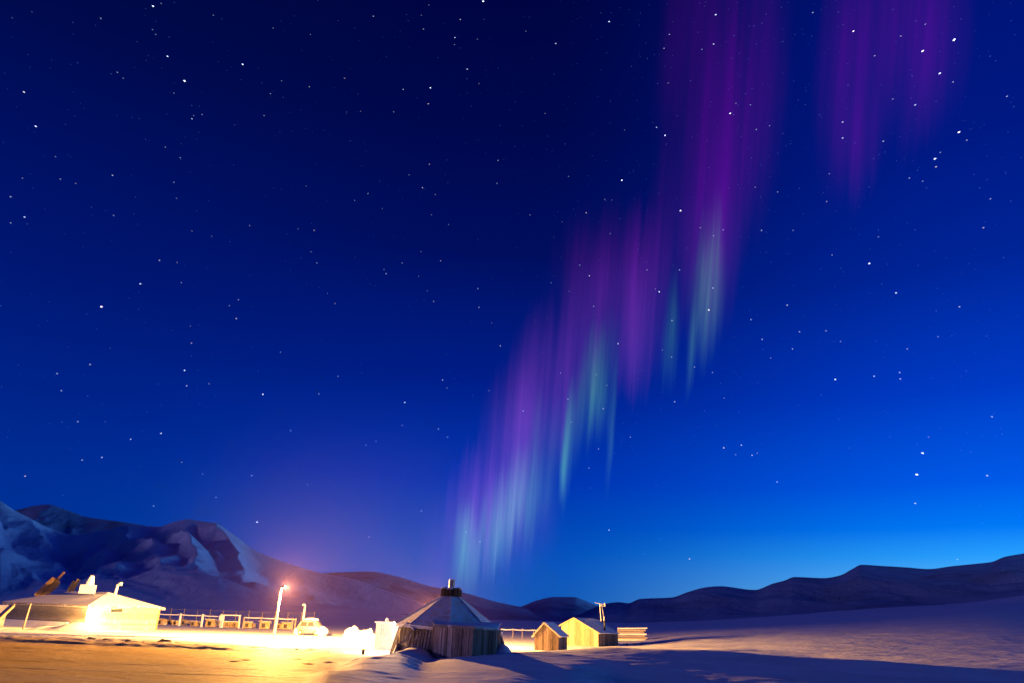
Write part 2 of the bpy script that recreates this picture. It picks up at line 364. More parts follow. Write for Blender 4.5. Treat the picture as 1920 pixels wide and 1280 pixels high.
# per picture column: (distance, height) stations; values above 100 are picture rows turned into heights
cols = {
 -900: [(48, G), (54, -2.3), (90, -2.4), (150, -2.4), (300, -2.4), (800, 5), (1700, 30)],
 0: [(49, G), (52.5, G + .0), (53.6, -2.27), (62, -2.32), (80, -2.4), (150, 1155), (300, 1148), (800, 1138), (1700, 1130)],
 150: [(49, G), (52.5, G), (53.6, -2.26), (62, -2.31), (80, -2.4), (150, 1160), (300, 1152), (800, 1143), (1700, 1136)],
 300: [(49, G), (52.5, G), (53.6, -2.25), (62, -2.33), (80, -2.4), (150, 1166), (300, 1157), (800, 1149), (1700, 1142)],
 480: [(49, G), (52, G), (53.6, -2.29), (62, -2.38), (80, -2.4), (150, 1172), (300, 1162), (800, 1155), (1700, 1148)],
 560: [(30, G), (50, G), (62, G), (80, G), (150, 1174), (300, 1165), (800, 1158), (1700, 1151)],
 620: [(28, -2.3), (32, 1256), (35.5, G), (62, G), (80, G), (150, 1176), (300, 1167), (800, 1160), (1700, 1153)],
 690: [(28, -2.3), (36, 1246), (42, 1230), (46, -2.28), (52, G), (80, G), (150, 1178), (300, 1169), (800, 1162), (1700, 1155)],
 745: [(29, G), (36, 1252), (44.5, 1224), (48, -2.3), (56, G), (80, G), (150, 1180), (300, 1171), (800, 1164), (1700, 1157)],
 800: [(30, G), (38, 1256), (45, 1237), (50, -2.3), (56, G), (80, G), (150, 1182), (300, 1172), (800, 1166), (1700, 1159)],
 865: [(30, G), (38, 1253), (45, 1231), (50, -2.15), (56, -2.3), (80, G), (150, 1184), (300, 1174), (800, 1167), (1700, 1160)],
 940: [(31, -2.45), (38, 1254), (44, 1235), (49, 1222), (52.5, -2.0), (58, -2.3), (80, G), (150, 1186), (300, 1176), (800, 1168), (1700, 1162)],
 1060: [(33, -2.6), (40, 1253), (46, 1234), (51.5, 1217), (54, -1.85), (60, -2.3), (75, G), (150, 1190), (300, 1178), (800, 1170), (1700, 1164)],
 1160: [(33, -2.75), (38, -2.65), (43, -2.2), (48, -1.65), (51.5, 1213), (54, -1.6), (60, -2.2), (75, -2.35), (95, -2.2), (150, 1193), (300, 1181), (800, 1172), (1700, 1166)],
 1300: [(33, -2.9), (38, -2.8), (43, -2.3), (47.5, -1.68), (50.5, 1217), (53, -1.6), (60, -2.1), (75, -2.0), (100, 1200), (130, 1188), (200, 1181), (400, 1176), (800, 1170), (1700, 1163)],
 1560: [(33, -2.8), (38, -2.75), (43, -2.3), (47, -1.8), (49.5, 1233), (52, -1.65), (58, -1.85), (75, 1216), (100, 1195), (130, 1181), (200, 1170), (400, 1163), (800, 1156), (1700, 1145)],
 1920: [(33, -2.8), (38, -2.75), (43, -2.3), (47.5, -1.93), (50, 1256), (53, -1.8), (58, 1245), (75, 1222), (100, 1196), (130, 1176), (200, 1157), (400, 1142), (800, 1130), (1700, 1115)],
 2900: [(36, G), (44, -2.2), (50, -1.9), (58, -2.1), (80, -1.9), (150, 2), (300, 12), (800, 50), (1700, 120)],
}
keys = sorted(cols)
prof = []
for k in keys:
    Ys, Zs, Us = [], [], []
    for Y, q in cols[k]:
        if q > 100:
            p = P(k, q, Y); z = p.z; uu = p.x / Y
        else:
            z = q; py = 1166
            for _ in range(30):
                p = P(k, py, Y); py += (p.z - z) * 1555 / Y
            uu = p.x / Y
        Ys.append(Y); Zs.append(z); Us.append(uu)
    prof.append((np.array(Ys, float), np.array(Zs, float), np.array(Us, float)))
def pchip(x, xp, yp):
    # monotone cubic through (xp, yp), arrays along last axis
    h = np.diff(xp); d = np.diff(yp) / h; m = np.zeros_like(yp)
    for i in range(1, len(xp) - 1):
        if d[i - 1] * d[i] > 0: m[i] = 2 * d[i - 1] * d[i] / (d[i - 1] + d[i])
    m[0] = d[0]; m[-1] = d[-1]
    x = np.clip(x, xp[0], xp[-1]); i = np.clip(np.searchsorted(xp, x) - 1, 0, len(xp) - 2)
    t_ = (x - xp[i]) / h[i]; t2 = t_ * t_; t3 = t2 * t_
    return (2 * t3 - 3 * t2 + 1) * yp[i] + (t3 - 2 * t2 + t_) * h[i] * m[i] + (-2 * t3 + 3 * t2) * yp[i + 1] + (t3 - t2) * h[i] * m[i + 1]
def row_height(Y, X):
    yy = np.array([max(Y, 20.0)])
    zk = np.array([pchip(yy, a, b)[0] for a, b, c in prof]); uk = np.array([np.interp(yy[0], a, c) for a, b, c in prof])
    return pchip(X / max(Y, 20.0), uk, zk)
_fr = random.Random(5)
FOOT = [(_fr.uniform(-14, -5.5), _fr.uniform(40, 46)) for i in range(11)]
def detail(X, Y):
    Y_ = np.full_like(X, Y) if np.isscalar(Y) else Y
    d = .035 * fbm(X * .35, Y_ * .8, 3, 4) + .012 * fbm(X * 1.3, Y_ * 3.2, 9, 3)
    right_ = np.clip((X - 4) / 10, 0, 1) * np.clip((Y_ - 52) / 10, 0, 1)
    d += right_ * .16 * fbm(X * .16, Y_ * .3, 21, 5, .6)
    flat_ = np.clip((-1.5 - X - .19 * Y_) / 3, 0, 1) * np.clip((52 - Y_) / 3, 0, 1)
    d *= (1 - .75 * flat_)
    rough_ = np.clip((-8 - X) / 6, 0, 1) * np.exp(-((Y_ - 57) / 5.5) ** 2)
    d += rough_ * .16 * fbm(X * .8, Y_ * 1.4, 33, 4, .6)
    # wheel ruts across the yard
    for k_, (y0, sl, am) in enumerate(((33, .05, .05), (36.2, .03, .045), (38.0, .03, .045), (41.5, -.04, .05), (43.2, -.04, .05), (46.6, .02, .04))):
        yc = y0 + sl * X + .9 * fbm(X * .06, X * 0 + k_, 60 + k_, 2)
        d -= flat_ * .45 * am * np.exp(-((Y_ - yc) / .22) ** 2) * np.clip(.7 + fbm(X * .7, X * 0 + k_, 70 + k_, 3), 0, 1.3)
        d += flat_ * am * .22 * np.exp(-((Y_ - yc - .45) / .22) ** 2)
    for fx, fy in FOOT:
        d -= .11 * np.exp(-((X - fx) / .2) ** 2 - ((Y_ - fy) / .26) ** 2) - .03 * np.exp(-((X - fx) / .4) ** 2 - ((Y_ - fy - .35) / .35) ** 2)
    far = np.clip((Y_ - 180) / 300, 0, 1)
    d += far * 2.0 * fbm(X * .008, Y_ * .008, 5, 4)
    return d
def gz(X, Y):
    return float((row_height(Y, np.array([float(X)])) + detail(np.array([float(X)]), float(Y)))[0])
Yr = np.concatenate([np.linspace(-250, 20, 28), np.linspace(21, 110, 420), np.geomspace(110.5, 1700, 170)])
S = np.concatenate([-np.linspace(2.6, .78, 30), np.linspace(-.775, .775, 620), np.linspace(.78, 2.6, 30)])
XYZ = np.zeros((len(Yr), len(S), 3))
for i, Y in enumerate(Yr):
    X = S * (max(Y, 20) * 1.0 + (0 if Y >= 20 else (20 - Y) * .6)); XYZ[i, :, 0] = X; XYZ[i, :, 1] = Y; XYZ[i, :, 2] = row_height(Y, X) + detail(X, Y)
ground = grid_mesh('ground', XYZ, M_ground); ground['kind'] = 'structure'; ground['label'] = 'wind-packed snow of the valley floor with a drift ridge in front'

# ------------------------------------------------------------------ mountains
def mountain(name, crest, Yf, Yc, seed, m, spurs=None, foot_drop=0, relief=.16, n=360, rows=110, foot=None, spur=1.0, label=None):
    cx = np.array([c[0] for c in crest], float); cy = np.array([c[1] for c in crest], float)
    pxs = np.linspace(cx[0], cx[-1], n); pys = pchip(pxs, cx, cy)
    A = np.zeros((rows, n, 3))
    for j, (px, py) in enumerate(zip(pxs, pys)):
        c = P(px, py, Yc); fy = Yf if foot is None else Yf
        fp = P(px, (1166 + .0384 * (px - 960)) - 1, Yf); zf = row_height(min(Yf, 1700), np.array([fp.x]))[0] - 3 - foot_drop
        for i in range(rows):
            t_ = i / (rows - 1) * 1.5
            if t_ <= 1:
                x = fp.x + (c.x - fp.x) * t_; y = fp.y + (c.y - fp.y) * t_; s = t_ ** 1.35; z = zf + (c.z - zf) * s
            else:
                k = t_ - 1; x = c.x + (c.x - fp.x) * k; y = c.y + (c.y - fp.y) * k; z = c.z - (c.z - zf) * (k * 1.6)
            A[i, j] = (x, y, z)
    H = np.maximum(A[:, :, 2] - G, 1); T = np.linspace(0, 1.5, rows)[:, None]
    hmax = np.maximum(A[:, :, 2].max(0)[None, :] - G, 5)
    wx = A[:, :, 0] + 140 * fbm(A[:, :, 0] / 700, A[:, :, 1] / 700, seed + 5)
    wy = A[:, :, 1] + 140 * fbm(A[:, :, 0] / 700, A[:, :, 1] / 700, seed + 8)
    g = ridged(wx / 300 + wy / 700, wy / 900, seed, 6) ** 1.3 - .42
    g2 = fbm(wx / 160, wy / 240, seed + 50, 4)
    env = np.clip(T * 2.2, 0, 1) * np.clip(np.abs(1 - T) * 3.2, 0.03, 1)
    A[:, :, 2] += hmax * relief * env * (g * 1.7 * spur + g2 * .55)
    if spurs:
        sx_ = np.array([q[0] for q in spurs], float); sh = np.array([q[1] for q in spurs], float)
        pe = pxs[None, :] - (1 - T) * 110 + 26 * fbm(A[:, :, 0] / 120, A[:, :, 1] / 260, seed + 91, 4)
        w_ = np.clip((T - .30) / .4, 0, 1) * (1 - .85 * np.clip((T - .9) / .1, 0, 1)) * (T <= 1)
        A[:, :, 2] += 46 * w_ * (np.interp(pe, sx_, sh) - 1.1)
    ci = int(round((rows - 1) / 1.5)); cap = (A[ci, :, 2] / A[ci, :, 1])[None, :] * A[:, :, 1]
    lim = cap - (cap - zf) * .012 * np.clip((1 - T) * 12, 0, 1); over = (T < 1) & (A[:, :, 2] > lim)
    A[:, :, 2] = np.where(over, lim - .15 * np.abs(A[:, :, 2] - lim), A[:, :, 2])
    o = grid_mesh(name, A, m); o['kind'] = 'structure'
    if label: o['label'] = label
    return o
mountain('mountain', [(-700, 780), (-200, 870), (0, 935), (30, 955), (60, 973), (100, 990), (140, 1000), (200, 991), (240, 983), (300, 984), (330, 975), (355, 970), (375, 973), (405, 980), (440, 1000), (475, 1027), (530, 1050), (600, 1072), (660, 1083), (720, 1104), (790, 1128), (870, 1148), (930, 1162)], 900, 2300, 4, M_mtn, spurs=[(-300, 0), (-60, .9), (-10, .1), (45, 1), (105, .1), (150, .7), (195, .05), (235, 1), (285, .1), (312, .9), (368, -.1), (412, 1.1), (478, .1), (560, .35), (620, 0), (800, 0)], relief=.22, n=640, rows=220, label='pale snow mountain with a sharp gullied peak at the left')
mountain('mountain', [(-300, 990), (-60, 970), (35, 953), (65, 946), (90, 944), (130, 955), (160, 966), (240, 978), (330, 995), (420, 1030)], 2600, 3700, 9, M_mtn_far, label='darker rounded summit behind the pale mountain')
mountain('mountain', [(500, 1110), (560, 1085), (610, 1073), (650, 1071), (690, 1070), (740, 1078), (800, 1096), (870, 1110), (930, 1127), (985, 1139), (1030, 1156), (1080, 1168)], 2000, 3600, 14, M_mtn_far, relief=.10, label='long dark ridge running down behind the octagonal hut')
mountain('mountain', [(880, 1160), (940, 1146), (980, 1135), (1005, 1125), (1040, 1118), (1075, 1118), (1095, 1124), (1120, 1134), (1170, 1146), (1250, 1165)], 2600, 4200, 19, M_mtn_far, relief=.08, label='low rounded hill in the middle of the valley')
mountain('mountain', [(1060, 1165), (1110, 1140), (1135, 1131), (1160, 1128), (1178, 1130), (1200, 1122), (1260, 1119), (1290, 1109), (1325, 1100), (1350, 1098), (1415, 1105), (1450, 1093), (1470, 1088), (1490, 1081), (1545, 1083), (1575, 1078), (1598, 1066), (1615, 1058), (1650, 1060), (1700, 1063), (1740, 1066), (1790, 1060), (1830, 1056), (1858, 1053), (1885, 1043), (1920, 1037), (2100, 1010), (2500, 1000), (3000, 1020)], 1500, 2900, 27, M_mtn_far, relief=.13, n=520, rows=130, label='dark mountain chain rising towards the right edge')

# ------------------------------------------------------------------ stars
star_list = """287,12,10 302,7,4 189,35,5 23,34,3 286,56,4 292,65,4 314,106,9 455,121,10 346,152,11 45,173,8 220,136,5 231,147,4 400,29,4 67,237,9 326,175,4 360,223,7 379,215,5 363,217,4 512,53,4 582,65,4 528,152,4 580,163,5 507,176,5 531,183,3 495,217,5 310,276,4 338,296,5 104,294,4 42,334,4 113,336,5 142,344,4 211,329,6 326,342,5 331,372,4 20,369,6 46,407,8 20,418,5 213,404,5 468,423,5 397,443,4 360,433,4 589,432,6 574,349,4 559,429,4 583,472,5
906,3,12 804,10,4 700,31,6 790,29,4 863,37,6 853,71,8 852,84,4 794,55,5 986,59,4 1042,82,8 1142,41,9 1255,65,6 1245,91,6 895,74,4 876,130,8 807,165,10 756,168,7 646,147,5 803,195,7 898,157,4 738,210,5 676,209,4 1231,239,8 1247,254,10 1171,244,4 1253,156,4 1022,213,4 934,301,6 932,344,6 805,308,6 767,328,5 792,352,7 816,365,5 1166,338,11 1066,331,5 1099,399,7 1134,374,5 1147,375,4 994,403,5 690,363,6 665,376,5 809,403,5 841,421,5 1276,395,11 1144,438,5 717,391,4 789,472,5 1054,416,4
1342,28,9 1338,83,8 1316,93,5 1524,24,6 1600,59,9 1789,75,16 1730,96,11 1762,138,10 1689,68,5 1735,46,5 1640,105,5 1369,213,11 1380,194,5 1407,197,5 1716,197,8 1674,186,5 1580,229,7 1580,259,8 1656,265,6 1798,248,11 1753,298,11 1755,313,7 1705,334,6 1730,340,5 1813,263,5 1787,154,5 1888,181,6 1443,236,5 1418,243,5 1555,326,5 1550,378,5 1458,360,5 1313,427,5 1356,431,6 1428,432,7 1416,351,5 1647,444,5 1857,373,5 1844,427,6 1487,432,5 1560,478,5 1763,286,5 1338,442,6
190,575,12 263,532,9 299,488,6 332,492,4 340,530,5 430,573,5 447,562,6 443,597,7 357,611,4 359,643,6 346,694,9 350,723,7 392,719,5 493,739,9 598,738,6 169,683,6 107,700,6 115,732,6 146,790,6 302,812,8 245,823,7 545,807,6 191,857,7 154,862,6 47,892,6 341,866,5 472,891,7 577,908,5 405,932,6 288,948,6 380,888,5 594,493,6 526,660,5 634,705,6 628,569,5 614,550,4
724,513,7 720,505,5 754,493,6 826,489,6 785,518,4 896,541,7 898,576,7 813,565,6 801,545,5 830,712,8 838,727,6 759,754,9 754,797,6 822,804,7 839,819,7 705,827,6 686,834,6 938,648,7 922,605,4 917,732,5 981,770,7 1051,699,6 1105,517,8 1087,497,6 1067,546,4 1033,530,5 1213,506,6 1236,547,10 1229,542,5 1274,506,7 1260,601,7 1259,669,6 1242,656,5 1159,644,8 1113,574,6 1131,766,7 1138,722,5 1065,748,7 1118,702,5 1265,753,7 1182,819,6 1122,841,6 1104,877,6 1071,791,5 790,957,7
1630,494,11 1680,549,9 1476,572,7 1337,540,8 1329,581,10 1408,599,7 1429,636,7 1499,622,6 1549,620,6 1576,640,5 1486,654,6 1566,711,10 1639,705,8 1687,698,7 1688,710,7 1799,575,6 1759,631,5 1701,654,5 1357,839,8 1390,834,8 1379,852,5 1410,853,7 1420,849,5 1457,903,7 1730,849,12 1719,889,13 1851,891,7 1716,943,7 1860,781,6 1741,819,4 1302,688,6 1336,698,6 1358,746,5 1445,671,5
482,978,10 1142,993,8 1293,1047,7 1795,1048,5 874,997,5 900,1015,6 692,1006,6"""
stars = [tuple(float(a) for a in s.split(',')) for s in star_list.split()]
nb = len(stars)
for _ in range(5200):
    px, py = random.uniform(-500, 2400), random.uniform(-700, 1040)
    keep = .35 + .65 * math.exp(-((px - 1250 - (400 - py) * .1) / 420) ** 2)
    if py > 850: keep *= .35
    if random.random() < keep: stars.append((px, py, random.choice([.7, 1, 1, 1, 1.4, 1.4, 1.7, 2, 2.4, 3])))
sv, sf, cols_ = [], [], []
DS = 15000.0
for k, (px, py, b) in enumerate(stars):
    d = ray(px, py).normalized(); c = d * DS
    r = math.hypot(px - 900, py - 520) / 1000
    ang = math.radians(48) * math.tanh((960 - px) / 600) * max(-.25, min(1, (620 - py) / 600))
    a = Rv * math.cos(ang) - Uv * math.sin(ang); a = (a - d * a.dot(d)).normalized(); bb = d.cross(a)
    w = DS / F_PX * (.38 + .040 * min(b, 12)); l = w * (1.1 + 1.5 * min(r, 1.3))
    pts = [c + a * l, c + bb * w, c - a * l, c - bb * w, c - d * w, c + d * w]
    o = len(sv); sv += pts; sf += [(o + i, o + (i + 1) % 4, o + 4) for i in range(4)] + [(o + (i + 1) % 4, o + i, o + 5) for i in range(4)]
    s = .02 + .0072 * b ** 2.0 if b < 9 else .5 + (b - 8) * .3
    t_ = random.random(); tint = (.62, .72, 1) if t_ < .75 else ((.9, .95, 1) if t_ < .93 else (1, .8, .75))
    if b < 4: tint = (.26, .42, 1)
    cols_ += [(tint[0] * s, tint[1] * s, tint[2] * s, 1)] * 6
me = bpy.data.meshes.new('stars'); me.from_pydata([tuple(p) for p in sv], [], sf); me.update()
at = me.color_attributes.new('glow', 'FLOAT_COLOR', 'POINT'); at.data.foreach_set('color', np.array(cols_, dtype=np.float32).reshape(-1))
ms = bpy.data.materials.new('starlight'); ms.use_nodes = True; t = ms.node_tree; t.nodes.clear()
a_ = t.nodes.new('ShaderNodeAttribute'); a_.attribute_name = 'glow'; e_ = t.nodes.new('ShaderNodeEmission'); e_.inputs[1].default_value = 1.6
tr = t.nodes.new('ShaderNodeBsdfTransparent'); ads = t.nodes.new('ShaderNodeAddShader'); o_ = t.nodes.new('ShaderNodeOutputMaterial')
t.links.new(a_.outputs['Color'], e_.inputs[0]); t.links.new(e_.outputs[0], ads.inputs[0]); t.links.new(tr.outputs[0], ads.inputs[1]); t.links.new(ads.outputs[0], o_.inputs[0])
ms.cycles.emission_sampling = 'NONE'; me.materials.append(ms)
so = bpy.data.objects.new('stars', me); col.objects.link(so)
tag(so, 'small white and pale blue stars scattered over the whole night sky', 'stars', kind='stuff')

# ------------------------------------------------------------------ helpers for buildings
def point_light(name, loc, I, parent, r=.12, c=SODIUM):
    ld = bpy.data.lights.new(name, 'POINT'); ld.energy = I * 4 * math.pi; ld.color = c; ld.shadow_soft_size = r
    lo = bpy.data.objects.new(name, ld); col.objects.link(lo); lo.parent = parent; lo.location = Vector(loc) - world_loc(parent); return lo
def plank_wall(mb, a, b, zb, ztop, w=.2, th=.05, jit=.02, out=None, gap=.012, lean=None):
    """upright boards from a to b (xy); zb bottom; ztop(t) top height"""
    a = Vector((a[0], a[1], 0)); b = Vector((b[0], b[1], 0)); Lw = (b - a).length; d = (b - a) / Lw; nrm = Vector((d.y, -d.x, 0))
    x = 0
    while x < Lw - .02:
        ww = min(w * random.uniform(.75, 1.25), Lw - x)
        if Lw - x - ww < .06: ww = Lw - x
        j = random.uniform(0, jit); p0 = a + d * (x + gap / 2); p1 = a + d * (x + ww - gap / 2)
        f = nrm * j; k = nrm * (-th)
        t0, t1 = x / Lw, (x + ww) / Lw
        z0, z1 = ztop(t0), ztop(t1)
        zbb = zb(t0) if callable(zb) else zb
        mb.hexa([p0 + f + Vector((0, 0, zbb)), p1 + f + Vector((0, 0, zbb)), p1 + k + Vector((0, 0, zbb)), p0 + k + Vector((0, 0, zbb))],
                [p0 + f + Vector((0, 0, z0)), p1 + f + Vector((0, 0, z1)), p1 + k + Vector((0, 0, z1)), p0 + k + Vector((0, 0, z0))])
        x += ww
    return mb
def V2(p): return Vector((p.x, p.y, 0))

# ------------------------------------------------------------------ octagonal hut
HY = 52.0
hc = P(843, 1166, HY); hc.z = G
hut = empty('octagonal_hut', (hc.x, hc.y, G), 'eight-sided wooden hut with frosted pyramid roof and stub chimney on top, in the middle', 'hut')
RR = 3.62; th0 = math.radians(4.5); tilt = -.045
def ov(k, r, z):
    a = th0 + k * math.pi / 4; x = math.sin(a) * r; y = -math.cos(a) * r
    return Vector((hc.x + x, hc.y + y, z + tilt * x * (1 if z > -1.8 else .3)))
ez = P(842, 1177, HY - RR).z; tz = P(842, 1116, HY).z
mb = MB()
NC = 17
for k in range(8):
    A0, A1 = ov(k, RR, ez), ov(k + 1, RR, ez); B0, B1 = ov(k, .56, tz), ov(k + 1, .56, tz)
    for i in range(NC):
        t0, t1 = i / NC, (i + 1.12) / NC; lift = Vector((0, 0, .018))
        a, b = A0.lerp(B0, t0) + lift, A1.lerp(B1, t0) + lift; c, d = A1.lerp(B1, min(t1, 1)), A0.lerp(B0, min(t1, 1))
        n = max(3, int(round((b - a).length / .32)))
        for q in range(n):
            jj = Vector((0, 0, random.uniform(-.008, .012)))
            mb.slab(a.lerp(b, q / n) + jj, a.lerp(b, (q + .97) / n) + jj, d.lerp(c, (q + .97) / n), d.lerp(c, q / n), .05)
roof = mb.build('roof', M_shingle, hut)
mb = MB()
for k in range(8):
    mb.bar(ov(k, RR + .01, ez + .02), ov(k, .56, tz + .04), .05, .04)
for k in range(8): mb.bar(ov(k, RR - .06, ez - .08), ov(k + 1, RR - .06, ez - .08), .06, .16)
mb.build('roof_trim', M_shingle, roof)
# walls, leaning outwards towards the ground
mb = MB(); wb = MB()
for k in range(8):
    T0, T1 = ov(k, 3.28, ez - .02), ov(k + 1, 3.28, ez - .02); b0, b1 = ov(k, 3.95, G - .4), ov(k + 1, 3.95, G - .4)
    n = 13; nrm = (T1 - T0).cross(Vector((0, 0, 1))).normalized()
    mb.slab(T0, T1, b1, b0, .08) if False else mb.hexa([b0, b1, b1 - nrm * .1, b0 - nrm * .1], [T0, T1, T1 - nrm * .1, T0 - nrm * .1])
    for i in range(n):
        f0, f1 = (i + .12) / n, (i + .52) / n; o1 = nrm * random.uniform(.04, .07)
        mb2 = wb; p = [b0.lerp(b1, f0) + o1, b0.lerp(b1, f1) + o1, b0.lerp(b1, f1), b0.lerp(b1, f0)]; q = [T0.lerp(T1, f0) + o1, T0.lerp(T1, f1) + o1, T0.lerp(T1, f1), T0.lerp(T1, f0)]
        mb2.hexa(p, q)
wall = mb.build('wall', M_grey, hut)
wb.build('battens', M_greys, wall)
# crown of the roof and chimney
mb = MB()
for i in range(16):
    a = i / 16 * 2 * math.pi + random.uniform(-.05, .05); r = .60
    p = Vector((hc.x + math.cos(a) * r, hc.y + math.sin(a) * r, tz - .05)); h = .48 + random.uniform(-.06, .05)
    mb.tube(p, p + Vector((random.uniform(-.02, .02), 0, h)), .13, .12, 7)
mb.tube((hc.x, hc.y, tz - .1), (hc.x, hc.y, tz + .33), .58, .58, 14)
crown = mb.build('roof_crown', M_bark, hut)
mb = MB()
for i, a in enumerate((2.7, 3.3, 3.9, -.2, -.6, .4, 1.5, 4.6)):
    mb.lump((hc.x + math.cos(a) * .52, hc.y + math.sin(a) * .52, tz + .44), (.19, .17, .10), i, 8)
mb.build('snow_cap', M_snow, crown, True)
ct = P(843, 1086, HY).z
mb = MB(); mb.tube((hc.x, hc.y, tz + .3), (hc.x - .01, hc.y, ct), .205, .20, 20, False).tube((hc.x, hc.y, tz + .3), (hc.x, hc.y, ct - .03), .18, .18, 20)
mb.tube((hc.x, hc.y, ct - .06), (hc.x, hc.y, ct + .01), .215, .215, 20, False).tube((hc.x, hc.y, tz + .85), (hc.x, hc.y, tz + .88), .212, .212, 20, False)
mb.build('chimney_pipe', M_pipe, hut, True)
# front porch
pl = P(812, 1235, 47.6); pm_ = P(886, 1225, 45.9); pr = P(928, 1222, 47.6)
pback_r = P(938, 1200, 50.6); pback_l = P(806, 1200, 50.0)
zl, zm, zr = P(812, 1173, 47.6).z, P(886, 1177.5, 45.9).z, P(928, 1181, 47.6).z
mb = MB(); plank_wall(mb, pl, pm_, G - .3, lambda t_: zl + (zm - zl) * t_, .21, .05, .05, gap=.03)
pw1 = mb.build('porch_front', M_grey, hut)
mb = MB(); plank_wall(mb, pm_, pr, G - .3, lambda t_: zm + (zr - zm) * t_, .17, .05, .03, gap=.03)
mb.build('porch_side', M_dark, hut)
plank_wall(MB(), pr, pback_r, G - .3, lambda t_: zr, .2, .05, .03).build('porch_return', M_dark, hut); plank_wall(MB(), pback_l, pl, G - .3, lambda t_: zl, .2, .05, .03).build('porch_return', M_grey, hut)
mb = MB()
def lift(p, z): return Vector((p.x, p.y, z))
ctr = (pl + pm_ + pr) / 3
def outw(p, k=.16): d = V2(p) - Vector((hc.x, hc.y, 0)); d.normalize(); return Vector((p.x + d.x * k, p.y + d.y * k, 0))
o1, o2, o3 = outw(pl), outw(pm_), outw(pr)
mb.slab(lift(o1, zl + .12), lift(o2, zm + .12), lift(pback_r, zr + .42), lift(pback_l, zl + .42), .07)
mb.slab(lift(o2, zm + .122), lift(o3, zr + .122), lift(pback_r, zr + .422), lift(pback_r - Vector((.3, 0, 0)), zr + .423), .07)
pr_ = mb.build('porch_roof', M_roofsnow, hut)
mb = MB(); mb.bar(lift(o1, zl + .04), lift(o2, zm + .04), .04, .17).bar(lift(o2, zm + .04), lift(o3, zr + .04), .04, .12).bar(lift(o1, zl + .05), lift(pback_l, zl + .33), .04, .15)
mb.build('fascia', M_greys, pr_)
mb = MB(); bx = P(823, 1190, 47.2)
mb.bar(P(949, 1222, 51.5) - Vector((0, 0, .2)), P(934, 1184, 51.8), .14, .3)
mb.build('side_buttress', M_grey, hut)
# small gabled vestibule at the left corner
va, vb, vc = P(748, 1215, 50.6), P(774, 1215, 49.2), P(745, 1215, 52.0)
vz = P(748, 1176, 50.6).z; va2 = P(760, 1166.5, 50).z
mb = MB(); plank_wall(mb, va, vb, G - .2, lambda t_: vz + (va2 - vz - .1) * (1 - abs(2 * t_ - 1)), .16, .05, .03)
plank_wall(mb, V2(va) + (V2(vc) - V2(va)), va, G - .2, lambda t_: vz, .18, .05, .03)
vest = mb.build('vestibule', M_pale, hut)
mb = MB(); apx = (V2(va) + V2(vb)) / 2; bk = Vector((.9, 1.6, 0)); fo = Vector((-.1, -.2, 0))
for s_, e_p in ((-1, va), (1, vb)):
    ee = V2(e_p) + (V2(e_p) - apx).normalized() * .15
    mb.slab(lift(ee + fo, vz - .03), lift(apx + fo, va2 + .02), lift(apx + bk, va2 + .02), lift(ee + bk, vz - .03), .06)
mb.build('vestibule_roof', M_roofsnow, vest)
# wall lantern glaring at the hut's left corner (real lamp)
lp = P(739.5, 1168, 57)
lamp = empty('yard_lamp', (lp.x, lp.y, gz(lp.x, lp.y)), 'low glaring yard lamp on a thin post at the left eave of the octagonal hut', 'lamp')
mb = MB(); mb.tube((lp.x, lp.y, G - .2), (lp.x, lp.y, lp.z - .12), .04, .035, 8); mb.build('post', M_steel, lamp, True)
mb = MB(); mb.tube((lp.x, lp.y, lp.z + .14), (lp.x, lp.y, lp.z + .2), .15, .06, 12); mb.build('housing', M_steel, lamp)
mb = MB(); mb.lump((lp.x, lp.y, lp.z), (.09, .09, .1), 1, 12, 0); mb.build('bulb', M_lamp, lamp, True)
point_light('lamp_light', (lp.x - .02, lp.y - .0, lp.z), I_HUT, lamp, .13, (1, .78, .52))

def drift(name, px0, px1, Y0, Y1, hfun, label, m=M_snow, n=40):
    """snow drift as a thick mound over the ground"""
    mb_ = []; X0 = P(px0, 1200, (Y0 + Y1) / 2).x; X1 = P(px1, 1200, (Y0 + Y1) / 2).x
    A = np.zeros((n, n, 3))
    for i in range(n):
        for j in range(n):
            x = X0 + (X1 - X0) * j / (n - 1); y = Y0 + (Y1 - Y0) * i / (n - 1)
            a, b = 2 * j / (n - 1) - 1, 2 * i / (n - 1) - 1
            e = max(0, 1 - a * a) * max(0, 1 - b * b)
            A[i, j] = (x, y, gz(x, y) - .12 + hfun(a, b) * e)
    A[:, :, 2] += .03 * fbm(A[:, :, 0] * 1.5, A[:, :, 1] * 1.5, 4)
    o = grid_mesh(name, A, m); tag(o, label, 'snow drift'); return o
drift('snow_drift', 738, 824, 45, 52, lambda a, b: .75 * (1 - .2 * a), 'rounded snow drift piled against the left wall of the octagonal hut')
drift('snow_drift', 735, 758, 49, 52.5, lambda a, b: 1.0 * (1 - abs(a)) ** .8, 'small pointed snow heap at the hut corner under the yard lamp')
drift('snow_drift', 925, 962, 48, 51.5, lambda a, b: .6, 'low snow drift at the right foot of the octagonal hut')

